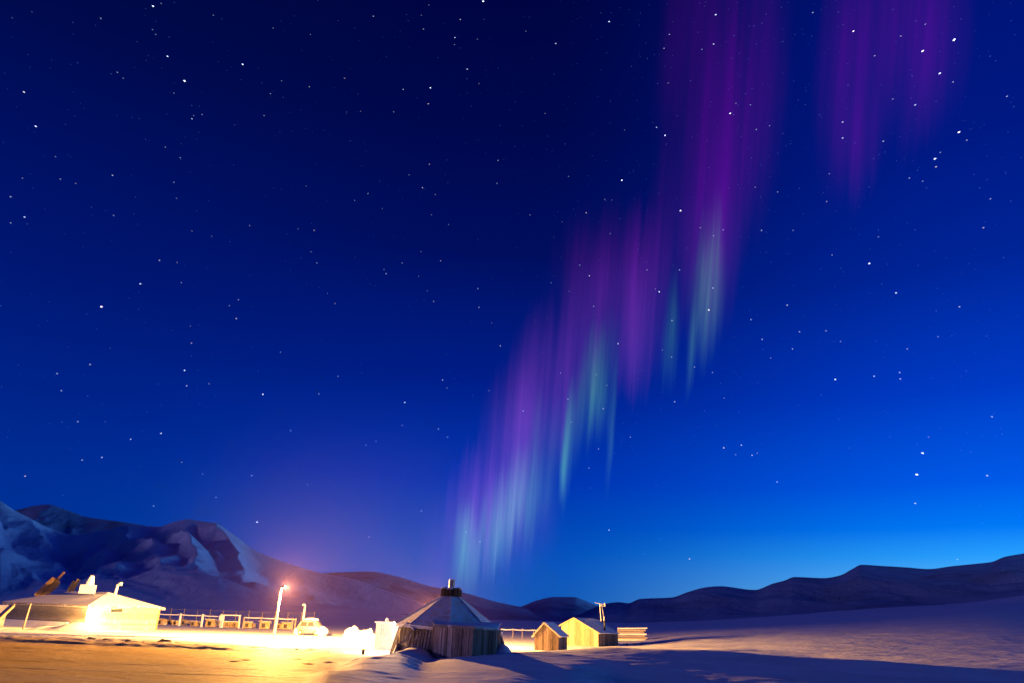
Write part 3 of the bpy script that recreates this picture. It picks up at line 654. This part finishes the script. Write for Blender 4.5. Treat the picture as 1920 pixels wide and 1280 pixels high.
# ------------------------------------------------------------------ small sheds
def gable_shed(name, label, c0, c1, depth, zb, zeL, zeR, zap, apt, mats, ovh=.14, plank=.18, inset=.25):
    """c0,c1: left and right front corners (xy); apt: apex position along the front 0..1"""
    c0, c1 = V2(c0), V2(c1); d = (c1 - c0); Wd = d.length; d.normalize(); bk = Vector((-d.y, d.x, 0)) * depth
    r = empty(name, ((c0 + c1 + bk) / 2 + Vector((0, 0, zb))), label, 'shed')
    def top(t_): return zeL + (zap - zeL) * t_ / apt if t_ < apt else zeR + (zap - zeR) * (1 - t_) / (1 - apt)
    mb = MB(); plank_wall(mb, c0, c1, zb - .3, lambda t_: top(t_) - .04, plank, .05, .025)
    mb.build('gable_wall', mats[0], r)
    mb = MB(); plank_wall(mb, c1, c1 + bk, zb - .3, lambda t_: zeR - .04, plank, .05, .02); plank_wall(mb, c1 + bk, c0 + bk, zb - .3, lambda t_: top(1 - t_) - .04, .3); plank_wall(mb, c0 + bk, c0, zb - .3, lambda t_: zeL - .04, .3)
    mb.build('side_wall', mats[1], r)
    ap = c0 + d * Wd * apt; n = bk.normalized()
    f = -n * ovh; b = bk + n * ovh
    sl = (zap - zeL) / (Wd * apt); sr = (zap - zeR) / (Wd * (1 - apt)); hz_ = .22
    mb = MB()
    mb.slab(lift(c0 - d * hz_ + f, zeL - sl * hz_ + .07), lift(ap + f, zap + .07), lift(ap + b, zap + .07), lift(c0 - d * hz_ + b, zeL - sl * hz_ + .07), .08)
    mb.slab(lift(c1 + d * hz_ + f, zeR - sr * hz_ + .068), lift(ap + f, zap + .068), lift(ap + b, zap + .068), lift(c1 + d * hz_ + b, zeR - sr * hz_ + .068), .08)
    rf = mb.build('roof', M_roofsnow, r)
    mb = MB(); g = f - n * .02
    mb.bar(lift(c0 - d * (hz_ + .03) + g, zeL - sl * hz_ - .01), lift(ap + g, zap - .01), .035, .15, up=(0, 0, 1)); mb.bar(lift(c1 + d * (hz_ + .03) + g, zeR - sr * hz_ - .012), lift(ap + g, zap - .012), .035, .15)
    mb.build('barge_board', mats[2], rf)
    return r, c0, c1, bk, ap, d
# first shed
Y1 = 75.0; k = 1449
r1 = P(1047, 1217, Y1); dirs = Vector((1.3, 3.4, 0)).normalized(); front = Vector((dirs.y, -dirs.x, 0))
l1 = V2(r1) - front * 2.42
gable_shed('plank_shed', 'small dark plank shed with a steep gable, just right of the octagonal hut', l1, r1, 3.0, G, P(1004, 1188, 75.8).z, P(1047, 1190, 75).z, P(1019, 1166.5, 75.5).z, .40, (M_brown, M_dark, M_trim), plank=.2)
# second shed
Y2 = 93.0
r2 = P(1122, 1211, Y2); b2 = P(1159, 1210, 97.5); dv = (V2(b2) - V2(r2)); dep = dv.length; dv.normalize(); front = Vector((dv.y, -dv.x, 0))
l2 = V2(r2) - front * 5.1
shed2, c0, c1, bk, ap, dd = gable_shed('plank_shed', 'larger shed with bright yellow-lit gable boards and a roof aerial', l2, r2, dep, P(1122, 1211, Y2).z, P(1060, 1171, 96).z, P(1122, 1185, Y2).z, P(1083, 1158, 94.5).z, .36, (M_pale, M_dark, M_pale), plank=.24)
mb = MB(); pp = P(1134, 1176, 95.4); mb.tube(pp - Vector((0, 0, .3)), P(1133, 1160, 95.4), .11, .11, 12).tube(P(1133, 1161.5, 95.4), P(1133, 1159.5, 95.4), .15, .15, 12)
mb.build('stove_pipe', M_black, shed2, True)
mb = MB(); mb.tube(P(1132.5, 1163, 95.2), P(1132.5, 1156, 95.2), .07, .07, 8).tube(P(1132.5, 1156, 95.2), P(1133.5, 1154.6, 95.2), .12, .04, 8); mb.build('pipe_cowl', M_steel, shed2)
mb = MB(); q = 96.0
mb.tube(P(1127, 1164, q), P(1124.6, 1131, q), .055, .05, 8).tube(P(1132.5, 1160, q), P(1128.6, 1135, q), .03, .03, 6).tube(P(1100, 1160.5, 95.2), P(1126, 1162, q), .02, .02, 5)
mast = mb.build('aerial_mast', M_steel, shed2)
mb = MB()
mb.bar(P(1116.5, 1129.2, q), P(1134.5, 1132.5, q), .06, .06)
for f_ in (0.02, .2, .38, .56, .74, .97):
    c_ = P(1116.5, 1129.2, q).lerp(P(1134.5, 1132.5, q), f_); mb.bar(c_ + Vector((-.22, -.55, -.02)), c_ + Vector((.22, .55, .02)), .035)
mb.bar(P(1125, 1134.5, q), P(1135, 1135.5, q), .05); mb.bar(P(1133.5, 1129, q), P(1134, 1136, q), .05)
mb.build('aerial', M_white, mast)

# ------------------------------------------------------------------ lodge at the left
B_ = V2(P(156, 1178, 85)); C_ = V2(P(292, 1176, 95.5)); ub = (C_ - B_).normalized(); La = (C_ - B_).length
pa = Vector((-ub.y, ub.x, 0))      # towards the left
Lb = 11.4; A_ = B_ + pa * Lb; D_ = C_ + pa * Lb
zE = P(156, 1133, 85).z; 
lodge = empty('lodge', (B_ + D_) / 2 + Vector((0, 0, G)), 'large low timber lodge with hipped snowy roof and brightly lit end wall, far left', 'building')
def hboards(mb, a, b, z0, z1, h=.17, th=.06):
    a, b = V2(a), V2(b); d = (b - a).normalized(); n = Vector((d.y, -d.x, 0)); z = z0
    while z < z1 - .01:
        hh = min(h, z1 - z); q0, q1 = a + n * .035, b + n * .035
        mb.hexa([lift(q0, z), lift(q1, z), lift(b - n * th, z), lift(a - n * th, z)], [lift(a + n * .005, z + hh - .006), lift(b + n * .005, z + hh - .006), lift(b - n * th, z + hh - .006), lift(a - n * th, z + hh - .006)])
        z += hh
    return mb
split = B_ + pa * 2.1
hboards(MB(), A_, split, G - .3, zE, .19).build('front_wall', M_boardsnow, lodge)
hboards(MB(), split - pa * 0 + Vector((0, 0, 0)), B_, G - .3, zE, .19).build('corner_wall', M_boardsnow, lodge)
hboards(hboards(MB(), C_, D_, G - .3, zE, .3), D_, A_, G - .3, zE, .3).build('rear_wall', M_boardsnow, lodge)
M_litwall = wood_mat('lit_pale_boards', (.26, .22, .15), (.48, .42, .31), .10, (1, 1, 12))  # lamplight put into the colour: paler boards than the other lodge walls
endw = hboards(MB(), B_, C_, G - .3, zE, .2).build('end_wall', M_litwall, lodge)
def on_bc(px, py):                  # point on the end wall plane
    d = ray(px, py); n = Vector((ub.y, -ub.x, 0)); t_ = B_.dot(n) / d.dot(n); return d * t_ + n * .045
# window on the end wall
wn = MB(); a1, a2, a3, a4 = on_bc(206, 1148), on_bc(230, 1147), on_bc(230, 1139.5), on_bc(206, 1140)
nn = Vector((ub.y, -ub.x, 0))
for s0, s1 in ((a1, a2), (a2, a3), (a3, a4), (a4, a1)): wn.bar(s0 + nn * .02, s1 + nn * .02, .09, .09)
wf = wn.build('window_frame', M_trim, endw)
MB().add([a1 + nn * .01, a2 + nn * .01, a3 + nn * .01, a4 + nn * .01], [(0, 1, 2, 3)]).build('pane', M_glass, wf)
for K_ in (B_, C_): MB().bar(K_ + Vector((0, 0, G - .2)) + nn * .05, lift(K_ + nn * .05, zE), .16).build('corner_board', M_pale, lodge)
mb = MB(); mb.hexa([lift(A_ - nn * .0 - ub * .5, G), lift(split - ub * .5, G), lift(split, G), lift(A_, G)], [lift(A_ - ub * .25, G + .75), lift(split - ub * .25, G + .72), lift(split, G + .72), lift(A_, G + .75)])
mb.build('snow_skirt', M_snow, lodge)
# hipped roof: ridge parallel to the long side
oh = .45
qa, qb, qc, qd = A_ + pa * oh - ub * oh, B_ - pa * oh - ub * oh, C_ - pa * oh + ub * oh, D_ + pa * oh + ub * oh
mid1 = (B_ + C_) / 2 + pa * 3.0; mid2 = (A_ + D_) / 2 - pa * 3.0
zR = P(192, 1109, mid1.y).z
mb = MB(); E = zE + .02
def tri_slab(mb, a, b, c, th):
    a, b, c = map(Vector, (a, b, c)); n = (b - a).cross(c - a).normalized()
    if n.z < 0: n = -n
    mb.add([a - n * th, b - n * th, c - n * th, a, b, c], [(0, 2, 1), (3, 4, 5), (0, 1, 4, 3), (1, 2, 5, 4), (2, 0, 3, 5)])
mb.slab(lift(qa, E), lift(qb, E), lift(mid1, zR), lift(mid2, zR), .26)
mb.slab(lift(qc, E), lift(qd, E), lift(mid2, zR), lift(mid1, zR), .26)
tri_slab(mb, lift(qb, E), lift(qc, E), lift(mid1, zR), .26); tri_slab(mb, lift(qd, E), lift(qa, E), lift(mid2, zR), .26)
lroof = mb.build('roof', M_roofsnow, lodge)
mb = MB(); 
for a, b in ((qa, qb), (qb, qc)): mb.bar(lift(a, E - .12), lift(b, E - .12), .05, .2)
mb.build('eaves_board', M_greys, lroof)
# low extension roof at the right end
e0, e1 = C_ - pa * .2, C_ + pa * 4.2; ex = 2.0
# rooftop chimney block with snowy cowl, leaning flue boards
YB = 89.0
mb = MB(); c_ = P(164.5, 1104, YB); mb.box((c_.x, c_.y, c_.z), (1.55, 1.2, .95), rot=.35); blk = mb.build('chimney_block', M_white, lodge)
mb = MB(); c2 = P(166, 1087, YB)
for i in range(9):
    f_ = i / 8; mb.tube((c_.x + .05 + f_ * .1, c_.y, c_.z + .45 + f_ * .95), (c_.x + .06 + f_ * .1, c_.y, c_.z + .45 + f_ * .95 + .125), .50 - .24 * f_ ** 1.5, .46 - .26 * f_ ** 1.5, 12)
mb.build('chimney_cowl', M_roofsnow, blk, False)
def leaning(pts, w, th, name, m, Y):
    mb = MB(); a, b = P(pts[0], pts[1], Y), P(pts[2], pts[3], Y); mb.bar(a, b, w, th, up=(0, 1, 0)); return mb
mb = MB(); Y = 90.5
for i, (x0, y0, x1, y1) in enumerate(((66, 1116, 101, 1083), (73, 1115, 107, 1084), (80, 1114, 111, 1089), (88, 1112, 110, 1094))):
    mb.bar(P(x0, y0, Y + .12 * i), P(x1, y1, Y + .12 * i), .42, .09, up=(0, 1, 0))
mb.bar(P(108, 1086, Y), P(121, 1071.5, Y), .2, .14, up=(0, 1, 0))
mb.build('leaning_boards', M_brown, lodge)
mb = MB(); mb.bar(P(128, 1108, 89.5), P(141, 1089, 89.5), .45, .14, up=(0, 1, 0)); mb.bar(P(135, 1107, 89.3), P(148.5, 1085.5, 89.3), .30, .2, up=(0, 1, 0)); mb.build('roof_flue', M_pale, lodge)
mb = MB(); mb.tube(P(215.5, 1115, 89.5), P(221, 1095, 89.5), .15, .15, 10).tube(P(219, 1096.5, 89.5), P(229, 1092, 89.5), .16, .13, 10).tube(P(226, 1096, 89.5), P(229, 1091, 89.5), .2, .1, 8); mb.build('bent_flue', M_white, lodge, True)
# lodge wall lamp
wl = on_bc(164, 1146) + nn * .5
lw = MB(); lw.box(wl + Vector((0, 0, .12)), (.3, .3, .08)).bar(on_bc(164, 1146) + Vector((0, 0, .12)), wl + Vector((0, 0, .12)), .06); wlo = lw.build('wall_lamp', M_steel, lodge)
MB().lump(wl, (.08, .08, .07), 3, 8, 0).build('bulb', M_lamp, wlo, True)
point_light('lodge_light', wl - Vector((0, 0, .15)), I_LODGE, lodge, .12)
# low neighbouring roof at the left edge
a0, a1 = P(-90, 1135, 80), P(27, 1133, 84); hut2 = empty('low_outbuilding', (a0.x, a0.y, G), 'corner of a low sloping roof cut off by the left edge beside the lodge', 'building')
mb = MB(); mb.slab(a0, a1, P(0, 1158, 78) - Vector((0, 0, .1)), P(-110, 1162, 74), .2); mb.build('roof', M_shingle, hut2)
mb = MB(); mb.bar(P(27, 1134, 84), P(-2, 1161, 78), .12, .3); mb.build('barge_board', M_pale, hut2)
mb = MB(); w0, w1 = P(-100, 1165, 77), P(8, 1165, 80.5); hboards(mb, w0, w1, G - .2, P(0, 1152, 80).z, .25); mb.build('wall', M_boardsnow, hut2)
drift('snow_drift', 60, 190, 77, 84, lambda a, b: .8 * (1 + .3 * math.sin(a * 5)), 'white snow drift along the front of the lodge')

# ------------------------------------------------------------------ posts, lamps
def ground_px(px, py, Y): p = P(px, py, Y); return Vector((p.x, p.y, gz(p.x, p.y)))
g = ground_px(43, 1178, 78); tp = P(56.5, 1130.5, 78)
o = MB().tube(Vector((g.x, g.y, g.z - .2)), Vector((g.x + .12, g.y, tp.z)), .085, .07, 8).build('wooden_post', M_trim, None, True, origin=g)
tag(o, 'single leaning wooden post standing before the lodge front wall', 'post')
def street_lamp(px, pyb, pyt, Y, label, r, headr, lit, I=0, side=1):
    g = ground_px(px, pyb, Y); z1 = g.z
    # top height from row
    zt = g.z + 6
    for _ in range(30):
        d = (Vector((g.x, g.y, zt)))
        cx = d.dot(Fv); yy = 640 - d.dot(Uv) / cx * F_PX; zt += (yy - pyt) * Y / 1555
    rt = empty('street_lamp', g, label, 'street lamp')
    mb = MB(); mb.tube((g.x, g.y, g.z - .3), (g.x, g.y, zt), r, r * .8, 12); mb.build('post', M_steel if lit else M_white, rt, True)
    mb = MB(); hx = g.x + side * .18
    mb.bar((g.x, g.y, zt - .02), (hx + side * .12, g.y, zt + .06), .10, .10)
    mb.hexa([(hx - .22, g.y - .16, zt - .03), (hx + .28, g.y - .16, zt - .03), (hx + .28, g.y + .16, zt - .03), (hx - .22, g.y + .16, zt - .03)],
            [(hx - .12, g.y - .10, zt + .18), (hx + .18, g.y - .10, zt + .18), (hx + .18, g.y + .10, zt + .18), (hx - .12, g.y + .10, zt + .18)])
    hd = mb.build('lamp_head', M_black if lit else M_white, rt)
    mb = MB(); mb.lump((hx + .16 * side, g.y + .10, zt - .05), (.10, .10, .05), 2, 12, 0); mb.build('lamp_glass', M_lamp if lit else M_glass, hd, True)
    if lit: point_light('lamp_light', (hx + .30 * side, g.y + .34, zt - .02), I, rt, .10)
    return rt
street_lamp(513, 1197, 1100, 78, 'tall pole street lamp with dark head glowing above the bright snow', .125, .3, True, I_STREET)
street_lamp(567, 1172, 1134, 108, 'shorter unlit white lamp pole behind the snow-covered car', .17, .2, False, side=-1)
g = P(806, 1136, 81)
rl = empty('street_lamp', (g.x, g.y, G), 'lamp post hidden behind the octagonal hut roof, seen only as a glow', 'street lamp')
MB().tube((g.x, g.y, G - .2), (g.x, g.y, g.z), .07, .06, 8).build('post', M_steel, rl, True)
hd = MB().box((g.x, g.y, g.z + .1), (.4, .25, .12)).build('lamp_head', M_black, rl)
MB().lump((g.x, g.y, g.z), (.1, .1, .06), 2, 8, 0).build('lamp_glass', M_lamp, hd, True)
point_light('lamp_light', (g.x, g.y, g.z - .1), I_REAR, rl, .12)

# white cabin next to the yard lamp
ca, cb = V2(P(702, 1205, 64)), V2(P(743, 1205, 62.5)); cd = (cb - ca).normalized(); cn = Vector((-cd.y, cd.x, 0)) * 2.2
zc_ = P(720, 1167.5, 63.5).z
cab = empty('white_cabin', (ca + cb) / 2 + cn / 2 + Vector((0, 0, G)), 'flat-topped white cabin with a grid window, left of the octagonal hut', 'cabin')
mb = MB(); mb.hexa([lift(ca, G - .2), lift(cb, G - .2), lift(cb + cn, G - .2), lift(ca + cn, G - .2)], [lift(ca, zc_), lift(cb, zc_), lift(cb + cn, zc_), lift(ca + cn, zc_)])
mb.build('walls', M_white, cab)
mb = MB(); e = cd * .1; n2 = cn.normalized() * .1
mb.hexa([lift(ca - e - n2, zc_ + .002), lift(cb + e - n2, zc_ + .002), lift(cb + cn + e + n2, zc_ + .002), lift(ca + cn - e + n2, zc_ + .002)], [lift(ca - e - n2, zc_ + .12), lift(cb + e - n2, zc_ + .12), lift(cb + cn + e + n2, zc_ + .12), lift(ca + cn - e + n2, zc_ + .12)])
mb.build('roof_slab', M_roofsnow, cab)
mb = MB(); f0 = ca.lerp(cb, .22); f1 = ca.lerp(cb, .75); zz0, zz1 = G + 1.0, zc_ - .2; out_ = -cn.normalized() * .04
for i in range(6): p = f0.lerp(f1, i / 5) + out_; mb.bar(lift(p, zz0), lift(p, zz1), .06)
for z in (zz0, (zz0 + zz1) / 2, zz1): mb.bar(lift(f0 + out_ * 1.2, z), lift(f1 + out_ * 1.2, z), .06)
wdw = mb.build('window_frame', M_white, cab)
MB().add([lift(f0 + out_ * .3, zz0), lift(f1 + out_ * .3, zz0), lift(f1 + out_ * .3, zz1), lift(f0 + out_ * .3, zz1)], [(0, 1, 2, 3)]).build('pane', plain('frosted_pane', (.55, .58, .64), .3), wdw)
MB().lump(lift(ca.lerp(cb, .22) + cn * .3, zc_ + .2), (.12, .12, .2), 4, 8).build('roof_vent', M_white, cab)

# dark stub post by the drift
g = ground_px(681, 1222, 54.0)
o = MB().tube(g - Vector((0, 0, .2)), g + Vector((0, 0, .34)), .11, .10, 9).build('bollard', M_bark, None, True, origin=g)
tag(o, 'short dark wooden stub standing alone in the white snow left of the hut', 'bollard')

# ------------------------------------------------------------------ snow-covered car
YC = 97.0
g = ground_px(583, 1189, YC); car = empty('parked_car', g, 'parked car buried in snow beyond the street lamp', 'car')
def car_shell(mb, prof_, w, g, ang):
    ca_, sa_ = math.cos(ang), math.sin(ang); n = len(prof_); rows_ = []
    for k_, (yy, sc_) in enumerate(((-w / 2, .86), (-w / 2 * .86, 1), (w / 2 * .86, 1), (w / 2, .86))):
        rows_.append([(g.x + x * ca_ - yy * sa_, g.y + x * sa_ + yy * ca_, g.z + .25 + (z - .25) * sc_) for x, z in prof_])
    vs = [p for r in rows_ for p in r]; fs = []
    for k_ in range(3):
        for i in range(n): fs.append((k_ * n + i, k_ * n + (i + 1) % n, (k_ + 1) * n + (i + 1) % n, (k_ + 1) * n + i))
    fs += [tuple(range(n - 1, -1, -1)), tuple(range(3 * n, 4 * n))]
    return mb.add(vs, fs)
cprof = [(-1.6, .3), (1.65, .3), (1.75, .7), (1.5, 1.0), (1.0, 1.2), (.65, 1.62), (.1, 1.85), (-.6, 1.84), (-1.2, 1.6), (-1.55, 1.1), (-1.7, .6)]
car_shell(MB(), cprof, 1.75, g, -.25).build('body', plain('frosted_car_paint', (.30, .28, .26), .4), car, True)
ca_, sa_ = math.cos(-.25), math.sin(-.25)
def cp(x, y, z): return Vector((g.x + x * ca_ - y * sa_, g.y + x * sa_ + y * ca_, g.z + z))
MB().hexa([cp(-.1, -.92, 1.05), cp(.85, -.92, 1.05), cp(.85, -.86, 1.05), cp(-.1, -.86, 1.05)], [cp(-.1, -.89, 1.58), cp(.5, -.89, 1.58), cp(.5, -.83, 1.58), cp(-.1, -.83, 1.58)]).build('window', M_glass, car)
MB().hexa([cp(-1.2, -.92, 1.05), cp(-.25, -.92, 1.05), cp(-.25, -.86, 1.05), cp(-1.2, -.86, 1.05)], [cp(-1.0, -.89, 1.55), cp(-.25, -.89, 1.55), cp(-.25, -.83, 1.55), cp(-1.0, -.83, 1.55)]).build('window', M_glass, car)
for x in (-1.05, 1.1):
    w_ = MB().tube(cp(x, -.9, .33), cp(x, -.68, .33), .33, .33, 16).build('wheel', M_rubber, car)
    MB().tube(cp(x, -.92, .33), cp(x, -.9, .33), .18, .18, 12).build('rim', M_steel, w_)
MB().lump(cp(-.2, 0, 1.85), (1.0, .75, .2), 5, 14, .15).build('snow_cap', M_snow, car, True)
for q_, r_ in ((cp(1.5, -.3, .5), (.7, .8, .55)), (cp(-1.5, -.3, .4), (.6, .8, .45))): MB().lump(q_, r_, 8, 12, .3).build('snow_bank', M_snow, car, True)

# snow heaps and boulders near the car
for px, py, Yh, s, lab in ((660, 1183, 96, .9, 'taller lumpy snow heap between the buried car and the white cabin'), (690, 1184, 95, .75, 'snow-capped heap just left of the white cabin'), (679, 1185, 97, .6, 'smallest snow heap, low between two bigger ones')):
    g = ground_px(px, py, Yh)
    o = MB().lump(g + Vector((0, 0, .2)), (1.25 * s, .9 * s, .75 * s), int(px), 14, .35).lump(g + Vector((.25 * s, 0, .75 * s)), (.55 * s, .5 * s, .6 * s), int(px) + 3, 12, .3).build('snow_heap', M_snow, None, True, origin=g)
    tag(o, lab, 'snow heap')

# ------------------------------------------------------------------ fences
def fence(name, label, pts, pw, ph, rails, m, snowy=False, mesh_=False, cat='fence'):
    """pts: list of (px, Y); one thing with each post a part"""
    W_ = []
    for px, Y in pts: p = P(px, 1170, Y); W_.append(Vector((p.x, p.y, gz(p.x, p.y))))
    r = empty(name, W_[0], label, cat)
    for i, p in enumerate(W_):
        h = ph * random.uniform(.94, 1.08); MB().tube(p - Vector((0, 0, .3)), p + Vector((random.uniform(-.06, .06), 0, h)), pw, pw * .9, 7).build('post', m, r, True)
    for z in rails:
        mb = MB()
        for a, b in zip(W_[:-1], W_[1:]):
            n = 4; sag = .05 if snowy else .02
            for q in range(n):
                f0, f1 = q / n, (q + 1) / n
                mb.bar(a.lerp(b, f0) + Vector((0, 0, z - sag * 4 * f0 * (1 - f0))), a.lerp(b, f1) + Vector((0, 0, z - sag * 4 * f1 * (1 - f1))), .09 if snowy else .035, .13 if snowy else .035)
        mb.build('rail', M_snow if snowy else m, r)
    if mesh_:
        mb = MB()
        for a, b in zip(W_[:-1], W_[1:]):
            n = int((b - a).length / .45)
            for q in range(1, n): p = a.lerp(b, q / n); mb.bar(p + Vector((0, 0, .1)), p + Vector((0, 0, ph - .1)), .018)
            for z in (.5, .9, 1.3): mb.bar(a + Vector((0, 0, z)), b + Vector((0, 0, z)), .018)
        mb.build('wire_mesh', M_steel, r)
    return r
fence('wire_fence', 'tall thin wire mesh fence behind the dog kennels', [(292 + 24.6 * i, 150 - 1.2 * i + 8) for i in range(13)], .10, 2.55, (2.5,), M_trim, mesh_=True)
fence('rail_fence', 'snow-laden rail fence sagging between thick white posts right of the lodge', [(293, 126), (336, 125), (378, 124), (414, 123)], .20, 1.75, (1.65,), M_snow, snowy=True)
fence('rail_fence', 'thin rail fence of pale posts between the gate and the buried car', [(456, 122), (488, 121), (519, 120), (548, 119), (553, 119)], .14, 1.75, (1.6,), M_trim, snowy=True)
gp = [V2(P(417, 1170, 122.5)), V2(P(449, 1170, 122))]
gt = empty('gate', lift(gp[0], gz(gp[0].x, gp[0].y)), 'square-framed white gate standing open in the rail fence', 'gate')
zg = gz(gp[0].x, gp[0].y)
mb = MB(); mb.bar(lift(gp[0], zg - .2), lift(gp[0], zg + 1.9), .22).bar(lift(gp[1], zg - .2), lift(gp[1] - Vector((.15, 0, 0)), zg + 1.9), .2).bar(lift(gp[0], zg + 1.85), lift(gp[1], zg + 1.88), .16).bar(lift(gp[0], zg + .95), lift(gp[1], zg + .95), .10)
mb.build('frame', M_snow, gt)
mb = MB()
for i in range(1, 12): p = gp[0].lerp(gp[1], i / 12); mb.bar(lift(p, zg), lift(p, zg + .92), .05)
mb.build('bars', M_yellow, gt)
MB().lump(lift(gp[0] - Vector((.3, 0, 0)), zg + 1.4), (.45, .4, .5), 2, 10, .3).build('snow_clump', M_snow, gt, True)
# low rail fences left and right of the sheds
fence('rail_fence', 'pale rail fence between the octagonal hut and the small shed', [(940, 118), (962, 119), (980, 120), (1000, 121), (1030, 122)], .06, 1.3, (1.15,), M_trim, snowy=True)
st = [P(1160, 1180, 118), P(1213, 1180, 119)]
o_ = empty('plank_stack', (st[0].x, st[0].y, gz(st[0].x, st[0].y)), 'low stack of long snowy planks lying right of the larger shed', 'plank stack')
for i in range(7):
    z0 = 1177.3 + i * 3.6; x1 = 1213 - (i * 37 % 5) * 1.4; MB().bar(P(1158, z0 + random.uniform(-.4, .4), 118 + i * .25), P(x1, z0 + random.uniform(-.6, .6), 118 + i * .25), .6, .17 + .05 * (i % 2)).build('plank', M_trim if i % 3 else M_snow, o_)
# ------------------------------------------------------------------ kennels
def make_kennel(loc, rot, s, label):
    r = empty('dog_kennel', loc, label, 'kennel', 'wooden dog kennels in the fenced yard'); z = loc.z; c = Vector((loc.x, loc.y, 0)); ca_, sa_ = math.cos(rot), math.sin(rot)
    def q(x, y, zz): return Vector((c.x + (x * ca_ - y * sa_) * s, c.y + (x * sa_ + y * ca_) * s, z + zz * s))
    MB().hexa([q(-.6, -.4, -.1), q(.6, -.4, -.1), q(.6, .4, -.1), q(-.6, .4, -.1)], [q(-.6, -.4, .78), q(.6, -.4, .78), q(.6, .4, .62), q(-.6, .4, .62)]).build('box', M_yellow, r)
    MB().slab(q(-.72, -.52, .88), q(.72, -.52, .88), q(.72, .52, .68), q(-.72, .52, .68), .08 * s).build('roof', M_snow if random.random() < .4 else M_yellow, r)
    MB().hexa([q(-.32, -.43, .12), q(.1, -.43, .12), q(.1, -.403, .12), q(-.32, -.403, .12)], [q(-.32, -.43, .6), q(.1, -.43, .6), q(.1, -.403, .6), q(-.32, -.403, .6)]).build('doorway', M_black, r)
    return r
kn = [(302, 128, 1.1, 'kennel nearest the lodge, in the shade of its corner'), (319, 134, .9, 'small kennel before the first wire posts, left of the thick snowy post'), (327, 129, .8, 'kennel touching the first thick snowy post from the left'), (346, 133, 1.0, 'kennel just right of the first thick snowy post'),
      (364, 127, .95, 'low snow-roofed kennel left of the second thick snowy post'), (372, 136, .8, 'small far kennel behind the sagging rail, by the second snowy post'), (396, 127, 1.35, 'biggest yellow kennel in the middle of the rail fence'), (408, 134, .9, 'kennel tucked behind the snow clump of the gate'),
      (427, 130, 1.0, 'left one of the two kennels behind the gate bars'), (441, 129, 1.0, 'right one of the two kennels behind the gate bars'), (463, 127, 1.1, 'kennel just right of the open gate'), (474, 133, .8, 'small kennel between the gate and the street lamp'), (496, 126, 1.35, 'square yellow kennel next left of the street lamp pole'), (524, 128, .9, 'kennel half behind the street lamp pole'), (538, 126, 1.25, 'last yellow kennel on the right, before the buried car')]
for px, Y, s, lab in kn:
    p = ground_px(px, 1175, Y); make_kennel(p, random.uniform(-.5, .4), s, lab)

# ------------------------------------------------------------------ rocks and dark tufts showing through the snow
rk = [(308, 1197, 60, .40, 'biggest dark rock poking out of the lit snow, before the right end of the lodge'), (1174, 1206, 101, .30, 'left and largest of three dark rocks right of the sheds'), (1190, 1206, 101, .22, 'middle of three dark rocks right of the sheds'), (1204, 1205.5, 101, .2, 'right and smallest of three dark rocks right of the sheds'),
      (168, 1201, 58, .30, 'flat dark rock in the snow lip under the lodge corner'), (196, 1203, 57, .34, 'long flat dark rock on the snow lip right of the lodge corner'), (240, 1204, 56.5, .22, 'small dark rock on the snow lip before the lodge end wall'), (556, 1218, 56, .16, 'tiny dark stone in the yellow snow right of the street lamp'), (613, 1224, 55, .16, 'tiny dark stone nearest the wooden stub, in the yellow snow'), (171, 1170, 82, .28, 'dark rock at the foot of the lodge end wall')]
for px, py, Y, s, lab in rk:
    s *= .62; g = ground_px(px, py, Y)
    o = MB().lump(g + Vector((0, 0, .02)), (s * 1.7, s * .8, s * .55), int(px), 10, .5).lump(g + Vector((s, .1, 0)), (s * .9, s * .6, s * .35), int(px) + 9, 8, .5).build('rock', M_rock, None, False, origin=g)
    tag(o, lab, 'rock', 'dark rocks showing through the snow')

# thin ice mist hanging round the yard lamps, which light it up
mm_ = bpy.data.materials.new('ice_mist'); mm_.use_nodes = True; t = mm_.node_tree; t.nodes.clear()
pv = t.nodes.new('ShaderNodeVolumePrincipled'); pv.inputs['Color'].default_value = (.78, .5, 1, 1); pv.inputs['Anisotropy'].default_value = .1
c = tn(t, 'ShaderNodeTexCoord'); ln = tn(t, 'ShaderNodeVectorMath', operation='LENGTH'); t.links.new(c.outputs['Object'], ln.inputs[0])
mr = tn(t, 'ShaderNodeMapRange', interpolation_type='SMOOTHSTEP'); mr.inputs[1].default_value = 1; mr.inputs[2].default_value = 0; mr.inputs[3].default_value = 0; mr.inputs[4].default_value = 2.1e-4
t.links.new(ln.outputs['Value'], mr.inputs[0]); t.links.new(mr.outputs[0], pv.inputs['Density'])
om = t.nodes.new('ShaderNodeOutputMaterial'); t.links.new(pv.outputs[0], om.inputs['Volume'])
mo = MB().lump((0, 0, 0), (1, 1, 1), 0, 28, 0).build('ice_mist', mm_); mo.location = (-16, 82, 1); mo.scale = (29, 26, 26)
tag(mo, 'thin purple-lit ice mist around the lamps left of the octagonal hut', 'mist', kind='stuff')
